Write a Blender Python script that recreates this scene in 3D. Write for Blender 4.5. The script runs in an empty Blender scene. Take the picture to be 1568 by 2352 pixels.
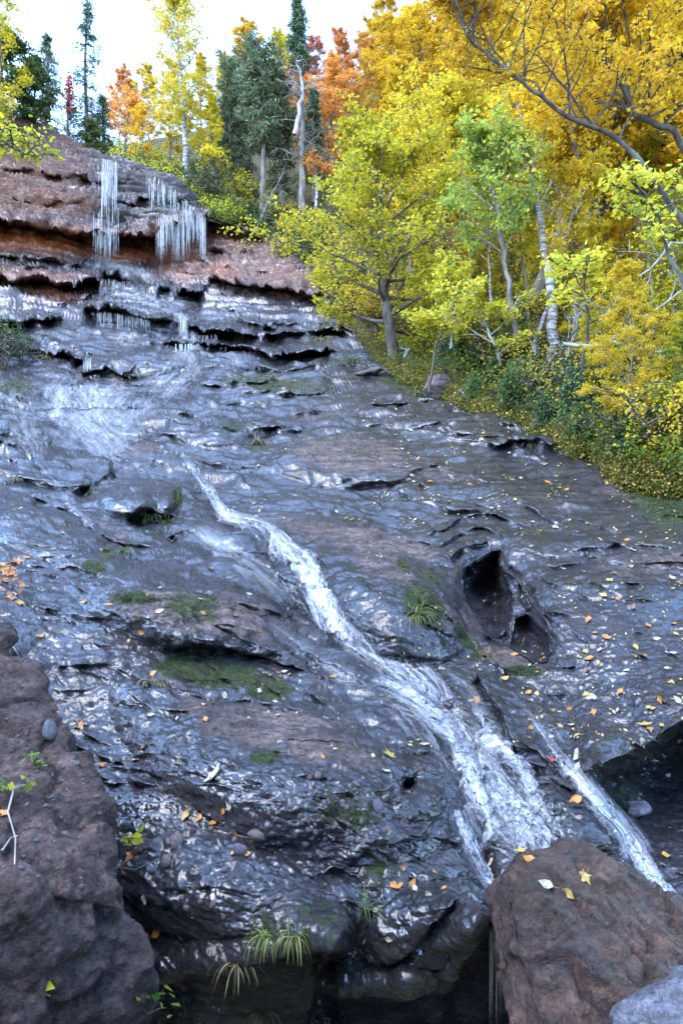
import bpy, bmesh, math, random
import numpy as np
from mathutils import Vector, Matrix
scn = bpy.context.scene
# ------------------------------------------------------------------ camera
FR = 1568.0                       # image units used while surveying the place: 1568 wide, 2352 high, focal 1568
cam_d = bpy.data.cameras.new("camera"); cam = bpy.data.objects.new("camera", cam_d)
scn.collection.objects.link(cam); scn.camera = cam
cam.location = (0, 0, 0); cam.rotation_euler = (math.radians(90), 0, 0)
cam_d.sensor_fit = 'VERTICAL'; cam_d.sensor_height = 36.0; cam_d.lens = 24.0
cam_d.clip_start = 0.05; cam_d.clip_end = 3000
# ------------------------------------------------------------------ sky, sun, exposure
w = bpy.data.worlds.new("World"); scn.world = w; w.use_nodes = True
nt = w.node_tree; bg = nt.nodes["Background"]
sky = nt.nodes.new("ShaderNodeTexSky"); sky.sky_type = 'NISHITA'; sky.sun_disc = False
SUN_EL, SUN_AZ = math.radians(62), math.radians(235)      # azimuth clockwise from +Y: behind the camera, to the left
sky.sun_elevation = SUN_EL; sky.sun_rotation = SUN_AZ
sky.air_density = 1.0; sky.dust_density = 0.4; sky.ozone_density = 4.0
nt.links.new(sky.outputs[0], bg.inputs[0]); bg.inputs[1].default_value = 0.15
sl = bpy.data.lights.new("sun", 'SUN'); sl.energy = 0.5; sl.angle = math.radians(50); sl.color = (1.0, 0.93, 0.82)
so = bpy.data.objects.new("sun", sl); scn.collection.objects.link(so)
sd = Vector((math.sin(SUN_AZ)*math.cos(SUN_EL), math.cos(SUN_AZ)*math.cos(SUN_EL), math.sin(SUN_EL)))
so.rotation_euler = (-sd).to_track_quat('-Z', 'Y').to_euler()
scn.view_settings.view_transform = 'Standard'; scn.view_settings.look = 'None'
scn.view_settings.exposure = 3.3; scn.view_settings.gamma = 1.0
scn.render.engine = 'CYCLES'
scn.cycles.max_bounces = 6; scn.cycles.diffuse_bounces = 3; scn.cycles.glossy_bounces = 2
scn.cycles.volume_bounces = 2; scn.cycles.transmission_bounces = 4; scn.cycles.transparent_max_bounces = 10
# ------------------------------------------------------------------ helpers
rng = np.random.default_rng(7)
def P(u, v, d):
    u, v, d = np.asarray(u, float), np.asarray(v, float), np.asarray(d, float)
    return np.stack([(u-784)/FR*d, d+0*u, (1176-v)/FR*d], -1)
def link(o): scn.collection.objects.link(o); return o
def tag(o, label=None, cat=None, group=None, kind=None):
    if label: o['label'] = label
    if cat: o['category'] = cat
    if group: o['group'] = group
    if kind: o['kind'] = kind
    return o
def empty(name, loc, label=None, cat=None, group=None):
    o = bpy.data.objects.new(name, None); o.location = loc; o.empty_display_size = 0.2
    return tag(link(o), label, cat, group)
def _hash(ix, iy, iz, seed):
    h = (ix.astype(np.uint32)*np.uint32(374761393) + iy.astype(np.uint32)*np.uint32(668265263)
         + iz.astype(np.uint32)*np.uint32(2147483647 & 0x7feb352d) + np.uint32((seed*974634777) & 0xffffffff))
    h ^= h >> np.uint32(13); h *= np.uint32(1274126177); h ^= h >> np.uint32(16); h *= np.uint32(0x85ebca6b); h ^= h >> np.uint32(13)
    return h
def noise(p, seed=0):
    """gradient noise, about -1..1"""
    p = np.asarray(p, np.float32); f0 = np.floor(p); f = p-f0; i = f0.astype(np.int64)
    s = f*f*f*(f*(f*6-15)+10); out = np.zeros(p.shape[:-1], np.float32)
    for dx in (0, 1):
        wx = s[..., 0] if dx else 1-s[..., 0]
        for dy in (0, 1):
            wy = s[..., 1] if dy else 1-s[..., 1]
            for dz in (0, 1):
                wz = s[..., 2] if dz else 1-s[..., 2]
                h = _hash(i[..., 0]+dx, i[..., 1]+dy, i[..., 2]+dz, seed)
                gx = (h & np.uint32(1023)).astype(np.float32)/511.5-1
                gy = ((h >> np.uint32(10)) & np.uint32(1023)).astype(np.float32)/511.5-1
                gz = ((h >> np.uint32(20)) & np.uint32(1023)).astype(np.float32)/511.5-1
                out += wx*wy*wz*(gx*(f[..., 0]-dx)+gy*(f[..., 1]-dy)+gz*(f[..., 2]-dz))
    return out*1.4
def fbm(p, oct=4, seed=0, gain=0.5, lac=2.03):
    a, s, t = 1.0, 0, 0
    p = np.asarray(p, np.float32)
    for k in range(oct):
        s = s+a*noise(p, seed+k*17); t += a; a *= gain; p = p*lac+3.7
    return s/t
def sm(x, a, b):
    t = np.clip((x-a)/(b-a), 0, 1); return t*t*(3-2*t)
def raw_mesh(name, V, F, uv=None, smooth=True, attrs=None, mats=(), midx=None):
    """V (n,3), F (m,k) with one k, or a list of such arrays"""
    V = np.ascontiguousarray(V, np.float32)
    Fs = F if isinstance(F, list) else [F]
    Fs = [np.asarray(f, np.int32) for f in Fs if len(f)]
    me = bpy.data.meshes.new(name)
    me.vertices.add(len(V)); me.vertices.foreach_set('co', V.ravel())
    loops = np.concatenate([f.ravel() for f in Fs]); tot = np.concatenate([np.full(len(f), f.shape[1], np.int32) for f in Fs])
    me.loops.add(len(loops)); me.loops.foreach_set('vertex_index', loops)
    me.polygons.add(len(tot)); st = np.concatenate([[0], np.cumsum(tot)[:-1]]).astype(np.int32)
    me.polygons.foreach_set('loop_start', st); me.polygons.foreach_set('loop_total', tot)
    if midx is not None: me.polygons.foreach_set('material_index', np.asarray(midx, np.int32))
    if uv is not None:
        l = me.uv_layers.new(name='UVMap'); l.data.foreach_set('uv', np.ascontiguousarray(np.asarray(uv, np.float32)[loops]).ravel())
    for k, a in (attrs or {}).items():
        at = me.attributes.new(k, 'FLOAT_COLOR', 'POINT'); at.data.foreach_set('color', np.ascontiguousarray(a, np.float32).ravel())
    me.update(calc_edges=True)
    me.polygons.foreach_set('use_smooth', np.full(len(tot), smooth, bool))
    for m in mats: me.materials.append(m)
    me.validate() if False else None
    return me
class MB:
    def __init__(s): s.V = []; s.Q = []; s.T = []; s.n = 0
    def tube(s, pts, rad, n=6, cap=True):
        pts = np.asarray(pts, float); rad = np.asarray(rad, float); k = len(pts)
        t = np.gradient(pts, axis=0); t /= np.linalg.norm(t, axis=1, keepdims=True)+1e-9
        ref = np.array([0.31, 0.95, 0.05]) if abs(t[0] @ np.array([0.31, 0.95, 0.05])) < .85 else np.array([1., 0, 0.1])
        a = np.cross(t, ref); a /= np.linalg.norm(a, axis=1, keepdims=True)+1e-9; b = np.cross(t, a)
        th = np.arange(n)*2*np.pi/n
        V = pts[:, None]+rad[:, None, None]*(np.cos(th)[None, :, None]*a[:, None]+np.sin(th)[None, :, None]*b[:, None])
        i = np.arange(k-1)[:, None]*n; j = np.arange(n)[None]; j2 = (j+1) % n
        s.Q.append((np.stack([i+j, i+j2, i+n+j2, i+n+j], -1).reshape(-1, 4))+s.n)
        s.V.append(V.reshape(-1, 3)); base = s.n; s.n += k*n
        if cap:
            s.V.append(pts[-1:]+t[-1:]*rad[-1]); jj = np.arange(n)
            s.T.append(np.stack([base+(k-1)*n+jj, base+(k-1)*n+(jj+1) % n, np.full(n, s.n)], -1)); s.n += 1
    def quads(s, V):                       # (N,4,3)
        V = np.asarray(V); N = len(V)
        s.V.append(V.reshape(-1, 3)); s.Q.append(np.arange(N*4).reshape(-1, 4)+s.n); s.n += N*4
    def add(s, V, Q=None, T=None):
        s.V.append(np.asarray(V))
        if Q is not None: s.Q.append(np.asarray(Q)+s.n)
        if T is not None: s.T.append(np.asarray(T)+s.n)
        s.n += len(V)
    def mesh(s, name, mats=(), smooth=True, origin=(0, 0, 0)):
        V = np.concatenate(s.V)-np.asarray(origin); F = []
        if s.Q: F.append(np.concatenate(s.Q))
        if s.T: F.append(np.concatenate(s.T))
        return raw_mesh(name, V, F, smooth=smooth, mats=mats)
    def obj(s, name, mats=(), parent=None, smooth=True, origin=(0, 0, 0)):
        o = bpy.data.objects.new(name, s.mesh(name, mats, smooth, origin)); link(o)
        if parent: o.parent = parent
        else: o.location = origin
        return o
# ------------------------------------------------------------------ materials
def mat(name):
    m = bpy.data.materials.new(name); m.use_nodes = True
    return m, m.node_tree, m.node_tree.nodes, m.node_tree.nodes["Principled BSDF"]
class NB:
    def __init__(s, nt): s.nt = nt
    def n(s, t, **kw):
        o = s.nt.nodes.new(t)
        for k, v in kw.items(): setattr(o, k, v)
        return o
    def set(s, inp, v):
        if hasattr(v, 'links'): s.nt.links.new(v, inp)
        elif isinstance(v, (tuple, list)) and len(v) == 3 and inp.type == 'RGBA': inp.default_value = (*v, 1)
        else: inp.default_value = v
    def noise(s, vec, scale, detail=4, rough=0.55, dist=0.0):
        o = s.n("ShaderNodeTexNoise"); s.set(o.inputs['Vector'], vec); o.inputs['Scale'].default_value = scale
        o.inputs['Detail'].default_value = detail; o.inputs['Roughness'].default_value = rough; o.inputs['Distortion'].default_value = dist
        return o.outputs[0]
    def vor(s, vec, scale, feat='F1', out=0):
        o = s.n("ShaderNodeTexVoronoi", feature=feat); s.set(o.inputs['Vector'], vec); o.inputs['Scale'].default_value = scale
        return o.outputs[out]
    def rng(s, x, a, b, c=0.0, d=1.0):
        o = s.n("ShaderNodeMapRange"); s.set(o.inputs[0], x)
        for i, v in enumerate((a, b, c, d)): s.set(o.inputs[i+1], v)
        return o.outputs[0]
    def m(s, op, a, b=0.0, clamp=False):
        o = s.n("ShaderNodeMath", operation=op, use_clamp=clamp); s.set(o.inputs[0], a); s.set(o.inputs[1], b); return o.outputs[0]
    def mix(s, f, a, b):
        o = s.n("ShaderNodeMix", data_type='RGBA'); s.set(o.inputs[0], f); s.set(o.inputs[6], a); s.set(o.inputs[7], b); return o.outputs[2]
    def scale(s, vec, xyz):
        o = s.n("ShaderNodeMapping"); s.set(o.inputs[0], vec); o.inputs['Scale'].default_value = xyz; return o.outputs[0]
    def bump(s, h, strength, dist, nrm=None):
        o = s.n("ShaderNodeBump"); s.set(o.inputs['Height'], h); o.inputs['Strength'].default_value = strength; o.inputs['Distance'].default_value = dist
        if nrm is not None: s.set(o.inputs['Normal'], nrm)
        return o.outputs[0]
def rock_mat(name, dark=(0.005, 0.006, 0.009), lite=(0.030, 0.028, 0.034), wet=0.5, mask=True, fine=1.0, strength=1.0, rbase=0.15):
    m, nt, ns, bs = mat(name); b = NB(nt)
    co = b.n("ShaderNodeTexCoord").outputs['Object']
    n1 = b.noise(co, 0.9, 5, 0.6); n2 = b.noise(co, 6.0, 6, 0.65); n3 = b.noise(co, 40*fine, 4, 0.7)
    strat = b.noise(b.scale(co, (1.0, 1.0, 7.0)), 3.0, 5, 0.6, 0.3)
    f = b.rng(b.m('ADD', b.m('MULTIPLY', n1, .5), b.m('ADD', b.m('MULTIPLY', n2, .3), b.m('MULTIPLY', strat, .35))), 0.45, 0.72)
    col = b.mix(f, dark, lite)
    col = b.mix(b.rng(b.noise(b.scale(co, (.5, .5, 9)), 1.7, 5, .65), .5, .6, 0, .55), col, tuple(c*.5 for c in dark))
    col = b.mix(b.rng(b.noise(co, 2.3, 3, .6), 0.5, 0.75, 0, .5), col, (0.030, 0.020, 0.021))
    col = b.mix(b.rng(n3, .62, .8, 0, .35), col, (0.10, 0.09, 0.09))
    if mask:
        at = b.n("ShaderNodeAttribute", attribute_name='mask'); sp = b.n("ShaderNodeSeparateColor"); nt.links.new(at.outputs['Color'], sp.inputs[0])
        moss, dry, red, flow = sp.outputs[0], sp.outputs[1], sp.outputs[2], at.outputs['Alpha']
        dn = b.rng(b.m('ADD', dry, b.m('MULTIPLY', b.m('SUBTRACT', b.noise(co, 7.0, 5, .7), .5), 1.5)), .38, .68)
        dcol = b.mix(b.m('MULTIPLY', n2, b.rng(b.noise(b.scale(co, (.5, .5, 9)), 1.7, 5, .65), .42, .6, .3, 1.4)), (0.045, 0.034, 0.030), (0.135, 0.104, 0.095))
        col = b.mix(dn, col, dcol)
        rcol = b.mix(b.noise(b.scale(co, (.6, .6, 5)), 1.6, 4, .6), (0.07, 0.020, 0.010), (0.46, 0.15, 0.060))
        col = b.mix(red, col, rcol)
        mn = b.rng(b.m('ADD', moss, b.m('MULTIPLY', b.m('SUBTRACT', b.noise(co, 14.0, 5, .75), .5), 1.3)), .42, .60)
        mcol = b.mix(b.noise(co, 30, 3, .6), (0.008, 0.013, 0.004), (0.034, 0.050, 0.008))
        col = b.mix(mn, col, mcol)
    else:
        dn = b.rng(n2, .45, .6, .3, 1.0)
    grit = b.m('MULTIPLY', b.rng(b.noise(co, 34*fine, 6, .8), .36, .62, .30, 1.75), b.rng(b.noise(b.scale(co, (1, 1.5, 2.5)), 7, 5, .75), .38, .62, .45, 1.5))
    vm = b.n("ShaderNodeVectorMath", operation='SCALE'); nt.links.new(col, vm.inputs[0]); nt.links.new(grit, vm.inputs['Scale']); col = vm.outputs[0]
    nt.links.new(col, bs.inputs['Base Color'])
    wetn = b.rng(b.m('ADD', b.m('MULTIPLY', b.noise(b.scale(co, (1, 1.6, 2)), 3.2, 6, .75), .6), b.m('MULTIPLY', b.noise(co, 19, 4, .7), .4)), .44, .60)
    r = b.rng(wetn, 0, 1, rbase+.30, rbase)
    if mask:
        r = b.m('ADD', r, b.m('MULTIPLY', dn, .42)); r = b.m('ADD', r, b.m('MULTIPLY', mn, .5)); r = b.m('ADD', r, b.m('MULTIPLY', red, .2), True)
    else:
        r = b.m('ADD', r, b.m('MULTIPLY', dn, 1-wet), True)
    nt.links.new(r, bs.inputs['Roughness'])
    bs.inputs['IOR'].default_value = 1.5; bs.inputs['Specular IOR Level'].default_value = .38 if mask else .5
    if mask:
        cw = b.m('SUBTRACT', b.rng(wetn, 0, 1, .30, 1.0), b.m('MAXIMUM', b.m('MAXIMUM', dn, mn), b.m('MULTIPLY', red, .6)), True); cw = b.m('MULTIPLY', cw, flow); nt.links.new(cw, bs.inputs['Coat Weight']); nt.links.new(b.rng(b.noise(co, 25, 4, .7), .4, .65, .08, .32), bs.inputs['Coat Roughness']); bs.inputs['Coat IOR'].default_value = 1.7
    hb = b.m('ADD', b.m('MULTIPLY', b.noise(co, 13.0, 10, .78), 1.0), b.m('MULTIPLY', strat, .8))
    nrm = b.bump(hb, .8*strength, 0.028)
    pits = b.noise(b.scale(co, (1, 1.6, 2.4)), 24*fine, 4, .7)
    hf = b.m('ADD', b.noise(co, 95*fine, 4, .75), b.m('MULTIPLY', pits, .6))
    nrm = b.bump(hf, 1.0*strength, 0.011/fine, nrm)
    nt.links.new(nrm, bs.inputs['Normal'])
    return m
M = {}
M['rock'] = rock_mat('wet_rock')
M['boulder'] = rock_mat('boulder_rock', (0.020, 0.011, 0.008), (0.120, 0.064, 0.042), wet=.8, mask=False, fine=1.0, strength=1.3, rbase=.2)
M['left_boulder'] = rock_mat('left_boulder_rock', (0.028, 0.018, 0.016), (0.125, 0.082, 0.070), wet=.5, mask=False, fine=1.0, strength=1.4, rbase=.32)
M['blue_stone'] = rock_mat('grey_stone', (0.035, 0.038, 0.05), (0.11, 0.115, 0.14), wet=.6, mask=False, fine=2, strength=.5, rbase=.35)
M['pink_stone'] = rock_mat('pink_stone', (0.045, 0.036, 0.037), (0.16, 0.125, 0.12), wet=.4, mask=False, fine=3, strength=.5, rbase=.35)
def foliage_mat(name, c1, c2, c3=None, transl=.60, rough=.55, amt=1.0):
    m, nt, ns, bs = mat(name); b = NB(nt)
    g = b.n("ShaderNodeNewGeometry"); oi = b.n("ShaderNodeObjectInfo")
    col = b.mix(g.outputs['Random Per Island'], c1, c2)
    if c3: col = b.mix(b.rng(b.m('FRACT', b.m('MULTIPLY', g.outputs['Random Per Island'], 7.31)), .78, .8, 0, .9), col, c3)
    hs = b.n("ShaderNodeHueSaturation"); b.set(hs.inputs['Color'], col)
    b.set(hs.inputs['Hue'], b.rng(oi.outputs['Random'], 0, 1, .5-.006*amt, .5+.014*amt)); b.set(hs.inputs['Value'], b.rng(b.m('FRACT', b.m('MULTIPLY', oi.outputs['Random'], 5.7)), 0, 1, .82, 1.12))
    col = hs.outputs[0]
    ns.remove(bs); d = b.n("ShaderNodeBsdfPrincipled"); b.set(d.inputs['Base Color'], col); d.inputs['Roughness'].default_value = rough; d.inputs['Specular IOR Level'].default_value = .3
    t = b.n("ShaderNodeBsdfTranslucent"); b.set(t.inputs[0], col)
    mx = b.n("ShaderNodeMixShader"); mx.inputs[0].default_value = transl
    nt.links.new(d.outputs[0], mx.inputs[1]); nt.links.new(t.outputs[0], mx.inputs[2])
    nt.links.new(mx.outputs[0], ns['Material Output'].inputs[0])
    return m
M['gold'] = foliage_mat('gold_leaves', (0.66, 0.42, 0.022), (0.76, 0.54, 0.04), (0.56, 0.30, 0.02))
M['yellow'] = foliage_mat('yellow_leaves', (0.667, 0.478, 0.026), (0.754, 0.594, 0.058), (0.435, 0.406, 0.043))
M['lime'] = foliage_mat('yellow_green_leaves', (0.435, 0.420, 0.032), (0.667, 0.551, 0.043), (0.203, 0.290, 0.036))
M['lime_bright'] = foliage_mat('bright_yellow_green_leaves', (0.588, 0.560, 0.056), (0.756, 0.616, 0.070), (0.308, 0.420, 0.056))
M['green'] = foliage_mat('green_leaves', (0.070, 0.168, 0.035), (0.224, 0.294, 0.056), (0.392, 0.378, 0.042))
M['seagreen'] = foliage_mat('blue_green_leaves', (0.20, 0.30, 0.07), (0.34, 0.42, 0.08), (0.55, 0.50, 0.06))
M['orange'] = foliage_mat('orange_leaves', (0.648, 0.257, 0.061), (0.702, 0.378, 0.081), (0.513, 0.162, 0.068))
M['red'] = foliage_mat('red_leaves', (0.448, 0.154, 0.112), (0.560, 0.280, 0.168), (0.392, 0.098, 0.084))
M['scarlet'] = foliage_mat('scarlet_leaves', (0.40, 0.02, 0.02), (0.50, 0.05, 0.04))
M['needle'] = foliage_mat('spruce_needles', (0.036, 0.072, 0.036), (0.078, 0.130, 0.052), transl=.15)
M['needle_blue'] = foliage_mat('pine_needles', (0.072, 0.102, 0.054), (0.156, 0.192, 0.096), transl=.2)
M['deadneedle'] = foliage_mat('dead_twigs', (0.120, 0.090, 0.084), (0.228, 0.180, 0.168), transl=.1)
M['shrub'] = foliage_mat('dark_shrub_leaves', (0.035, 0.075, 0.02), (0.09, 0.15, 0.04), (0.16, 0.18, 0.05), transl=.25)
M['grass'] = foliage_mat('grass_blades', (0.05, 0.09, 0.02), (0.14, 0.18, 0.05), (0.24, 0.20, 0.08), transl=.3)
M['drygrass'] = foliage_mat('dry_grass_blades', (0.14, 0.12, 0.06), (0.26, 0.22, 0.11), (0.06, 0.09, 0.025), transl=.3)
M['litter'] = foliage_mat('leaf_litter', (0.16, 0.10, 0.03), (0.50, 0.36, 0.07), (0.12, 0.14, 0.03), transl=.2)
M['mossleaf'] = foliage_mat('bank_herbs', (0.054, 0.090, 0.014), (0.168, 0.204, 0.036), (0.312, 0.228, 0.036), transl=.3)
def leaf_flat(name, c, rough=.45):
    m, nt, ns, bs = mat(name); b = NB(nt); co = b.n("ShaderNodeTexCoord").outputs['Object']
    nt.links.new(b.mix(b.noise(co, 40, 3, .6), c, tuple(x*.6 for x in c)), bs.inputs['Base Color']); bs.inputs['Roughness'].default_value = rough; return m
for k, c in dict(f_yellow=(0.34, 0.24, 0.05), f_cream=(0.34, 0.30, 0.22), f_orange=(0.38, 0.16, 0.02), f_red=(0.34, 0.035, 0.03), f_brown=(0.15, 0.07, 0.035), f_white=(0.40, 0.40, 0.37)).items(): M[k] = leaf_flat('fallen_leaf_'+k[2:], c)
def bark_mat(name, c1, c2, birch=False):
    m, nt, ns, bs = mat(name); b = NB(nt); co = b.n("ShaderNodeTexCoord").outputs['Object']
    st = b.scale(co, (1, 1, .22)) if not birch else b.scale(co, (1, 1, 5.0))
    n = b.noise(st, 9 if not birch else 4, 5, .65)
    col = b.mix(b.rng(n, .4, .62), c1, c2)
    if birch: col = b.mix(b.rng(b.noise(co, 1.6, 4, .6), .5, .66, 0, .75), col, (0.16, 0.13, 0.11))
    else: col = b.mix(b.rng(b.noise(co, 1.4, 4, .6), .52, .62, 0, .6), col, (0.15, 0.155, 0.14))
    nt.links.new(col, bs.inputs['Base Color']); bs.inputs['Roughness'].default_value = .8
    nt.links.new(b.bump(n, .7, .03), bs.inputs['Normal']); return m
M['bark'] = bark_mat('brown_bark', (0.028, 0.019, 0.014), (0.10, 0.075, 0.06))
M['greybark'] = bark_mat('grey_bark', (0.07, 0.06, 0.055), (0.22, 0.195, 0.18))
M['birch'] = bark_mat('birch_bark', (0.08, 0.07, 0.07), (0.55, 0.53, 0.52), True)
M['deadwood'] = bark_mat('bleached_dead_wood', (0.20, 0.19, 0.19), (0.42, 0.41, 0.41))
M['darkbark'] = bark_mat('dark_bark', (0.020, 0.016, 0.014), (0.085, 0.065, 0.055))
def soil_mat():
    m, nt, ns, bs = mat('forest_floor'); b = NB(nt); co = b.n("ShaderNodeTexCoord").outputs['Object']
    col = b.mix(b.rng(b.noise(co, 1.2, 6, .65), .4, .6), (0.045, 0.032, 0.018), (0.055, 0.075, 0.018))
    col = b.mix(b.rng(b.noise(co, 9, 4, .7), .52, .62), col, (0.16, 0.105, 0.02))
    col = b.mix(b.rng(b.noise(co, .7, 4, .7), .55, .7, 0, .6), col, (0.12, 0.045, 0.025))
    nt.links.new(col, bs.inputs['Base Color']); bs.inputs['Roughness'].default_value = .9
    nt.links.new(b.bump(b.noise(co, 12, 6, .7), 1, .15), bs.inputs['Normal']); return m
M['soil'] = soil_mat()
def foam_mat(name, su, sv, lo, hi, rough=.35, amax=.85, colr=(0.50, 0.53, 0.58)):
    """white water: streaks along the flow; the UV map gives metres along and across; mask R = edge fade"""
    m, nt, ns, bs = mat(name); b = NB(nt); uv = b.n("ShaderNodeTexCoord").outputs['UV']
    at = b.n("ShaderNodeAttribute", attribute_name='mask'); sp = b.n("ShaderNodeSeparateColor"); nt.links.new(at.outputs['Color'], sp.inputs[0])
    n1 = b.noise(b.scale(uv, (su, sv, 1)), 1, 4, .6, .12); n2 = b.noise(b.scale(uv, (su*2.2, sv*4.0, 1)), 1, 3, .65, .15); n3 = b.noise(b.scale(uv, (su*.5, sv*.3, 1)), 1, 3, .6)
    x = b.m('ADD', b.m('MULTIPLY', n1, .36), b.m('ADD', b.m('MULTIPLY', n2, .32), b.m('MULTIPLY', n3, .32)))
    x = b.m('ADD', x, b.m('MULTIPLY', b.m('SUBTRACT', sp.outputs[0], .5), .34))
    a = b.rng(x, lo, hi, 0, amax)
    a = b.m('MULTIPLY', a, b.rng(sp.outputs[0], 0, .5))
    nt.links.new(b.mix(b.rng(x, lo, hi+.06), tuple(c*.55 for c in colr), tuple(min(.85, c*1.3) for c in colr)), bs.inputs['Base Color']); bs.inputs['Roughness'].default_value = rough; bs.inputs['IOR'].default_value = 1.33
    nt.links.new(b.bump(x, .6, .012), bs.inputs['Normal'])
    gl = b.n("ShaderNodeBsdfGlass"); gl.inputs['IOR'].default_value = 1.0
    tr = b.n("ShaderNodeBsdfTransparent"); gs = b.n("ShaderNodeBsdfGlossy"); gs.inputs['Roughness'].default_value = .08
    nt.links.new(b.bump(x, .4, .010), gs.inputs['Normal'])
    fr = b.n("ShaderNodeFresnel"); fr.inputs['IOR'].default_value = 1.33
    film = b.n("ShaderNodeMixShader"); b.set(film.inputs[0], b.m('MULTIPLY', fr.outputs[0], b.rng(sp.outputs[0], 0, .5, 0, .5)))
    nt.links.new(tr.outputs[0], film.inputs[1]); nt.links.new(gs.outputs[0], film.inputs[2])
    mx = b.n("ShaderNodeMixShader"); b.set(mx.inputs[0], a); nt.links.new(film.outputs[0], mx.inputs[1]); nt.links.new(bs.outputs[0], mx.inputs[2])
    nt.links.new(mx.outputs[0], ns['Material Output'].inputs[0]); ns.remove(gl)
    return m
M['foam'] = foam_mat('white_water', 1.6, 26, .46, .66)
M['veil'] = foam_mat('thin_water', 1.0, 8, .44, .76, amax=.6)
M['strand'] = foam_mat('falling_water', 4.5, 34, .38, .60, amax=.9, colr=(.75, .78, .82))
M['fall'] = foam_mat('clinging_water', 1.6, 22, .42, .64, amax=.9, colr=(.62, .65, .70))
# ------------------------------------------------------------------ terrain: bedrock
def seglist(pts, extend=True): return np.asarray(pts, float)
def polydist(U, Vv, pts, R):
    """distance to a polyline and side sign (+ below), only inside the bounding box grown by R; returns mask, dist, s"""
    pts = np.asarray(pts, float)
    x0, x1 = pts[:, 0].min()-R, pts[:, 0].max()+R; y0, y1 = pts[:, 1].min()-R, pts[:, 1].max()+R
    msk = (U > x0) & (U < x1) & (Vv > y0) & (Vv < y1)
    u, v = U[msk], Vv[msk]; best = np.full(u.shape, 1e9); sg = np.zeros(u.shape); along = np.zeros(u.shape)
    L = np.concatenate([[0], np.cumsum(np.hypot(*np.diff(pts, axis=0).T))])
    for i in range(len(pts)-1):
        a, b_ = pts[i], pts[i+1]; e = b_-a; l2 = e @ e
        t = np.clip(((u-a[0])*e[0]+(v-a[1])*e[1])/l2, 0, 1); dx, dy = u-(a[0]+t*e[0]), v-(a[1]+t*e[1]); dd = np.hypot(dx, dy)
        bt = dd < best; best = np.where(bt, dd, best); s = np.where(e[0]*dy-e[1]*dx >= 0, 1., -1.); sg = np.where(bt, s, sg)
        along = np.where(bt, L[i]+t*math.sqrt(l2), along)
    return msk, best, sg, along/L[-1]
TOP = np.array([(-400, 190), (-200, 225), (0, 262), (60, 288), (130, 312), (200, 345), (235, 366), (300, 378), (345, 395), (400, 418), (445, 455), (470, 490), (500, 508), (560, 520), (600, 530), (630, 545), (700, 590), (760, 650), (820, 720), (900, 800), (1000, 850), (1100, 880), (1250, 920), (1400, 1000), (1568, 1040), (1900, 1080)], float)
def topv(u): return np.interp(u, TOP[:, 0], TOP[:, 1])
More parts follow.
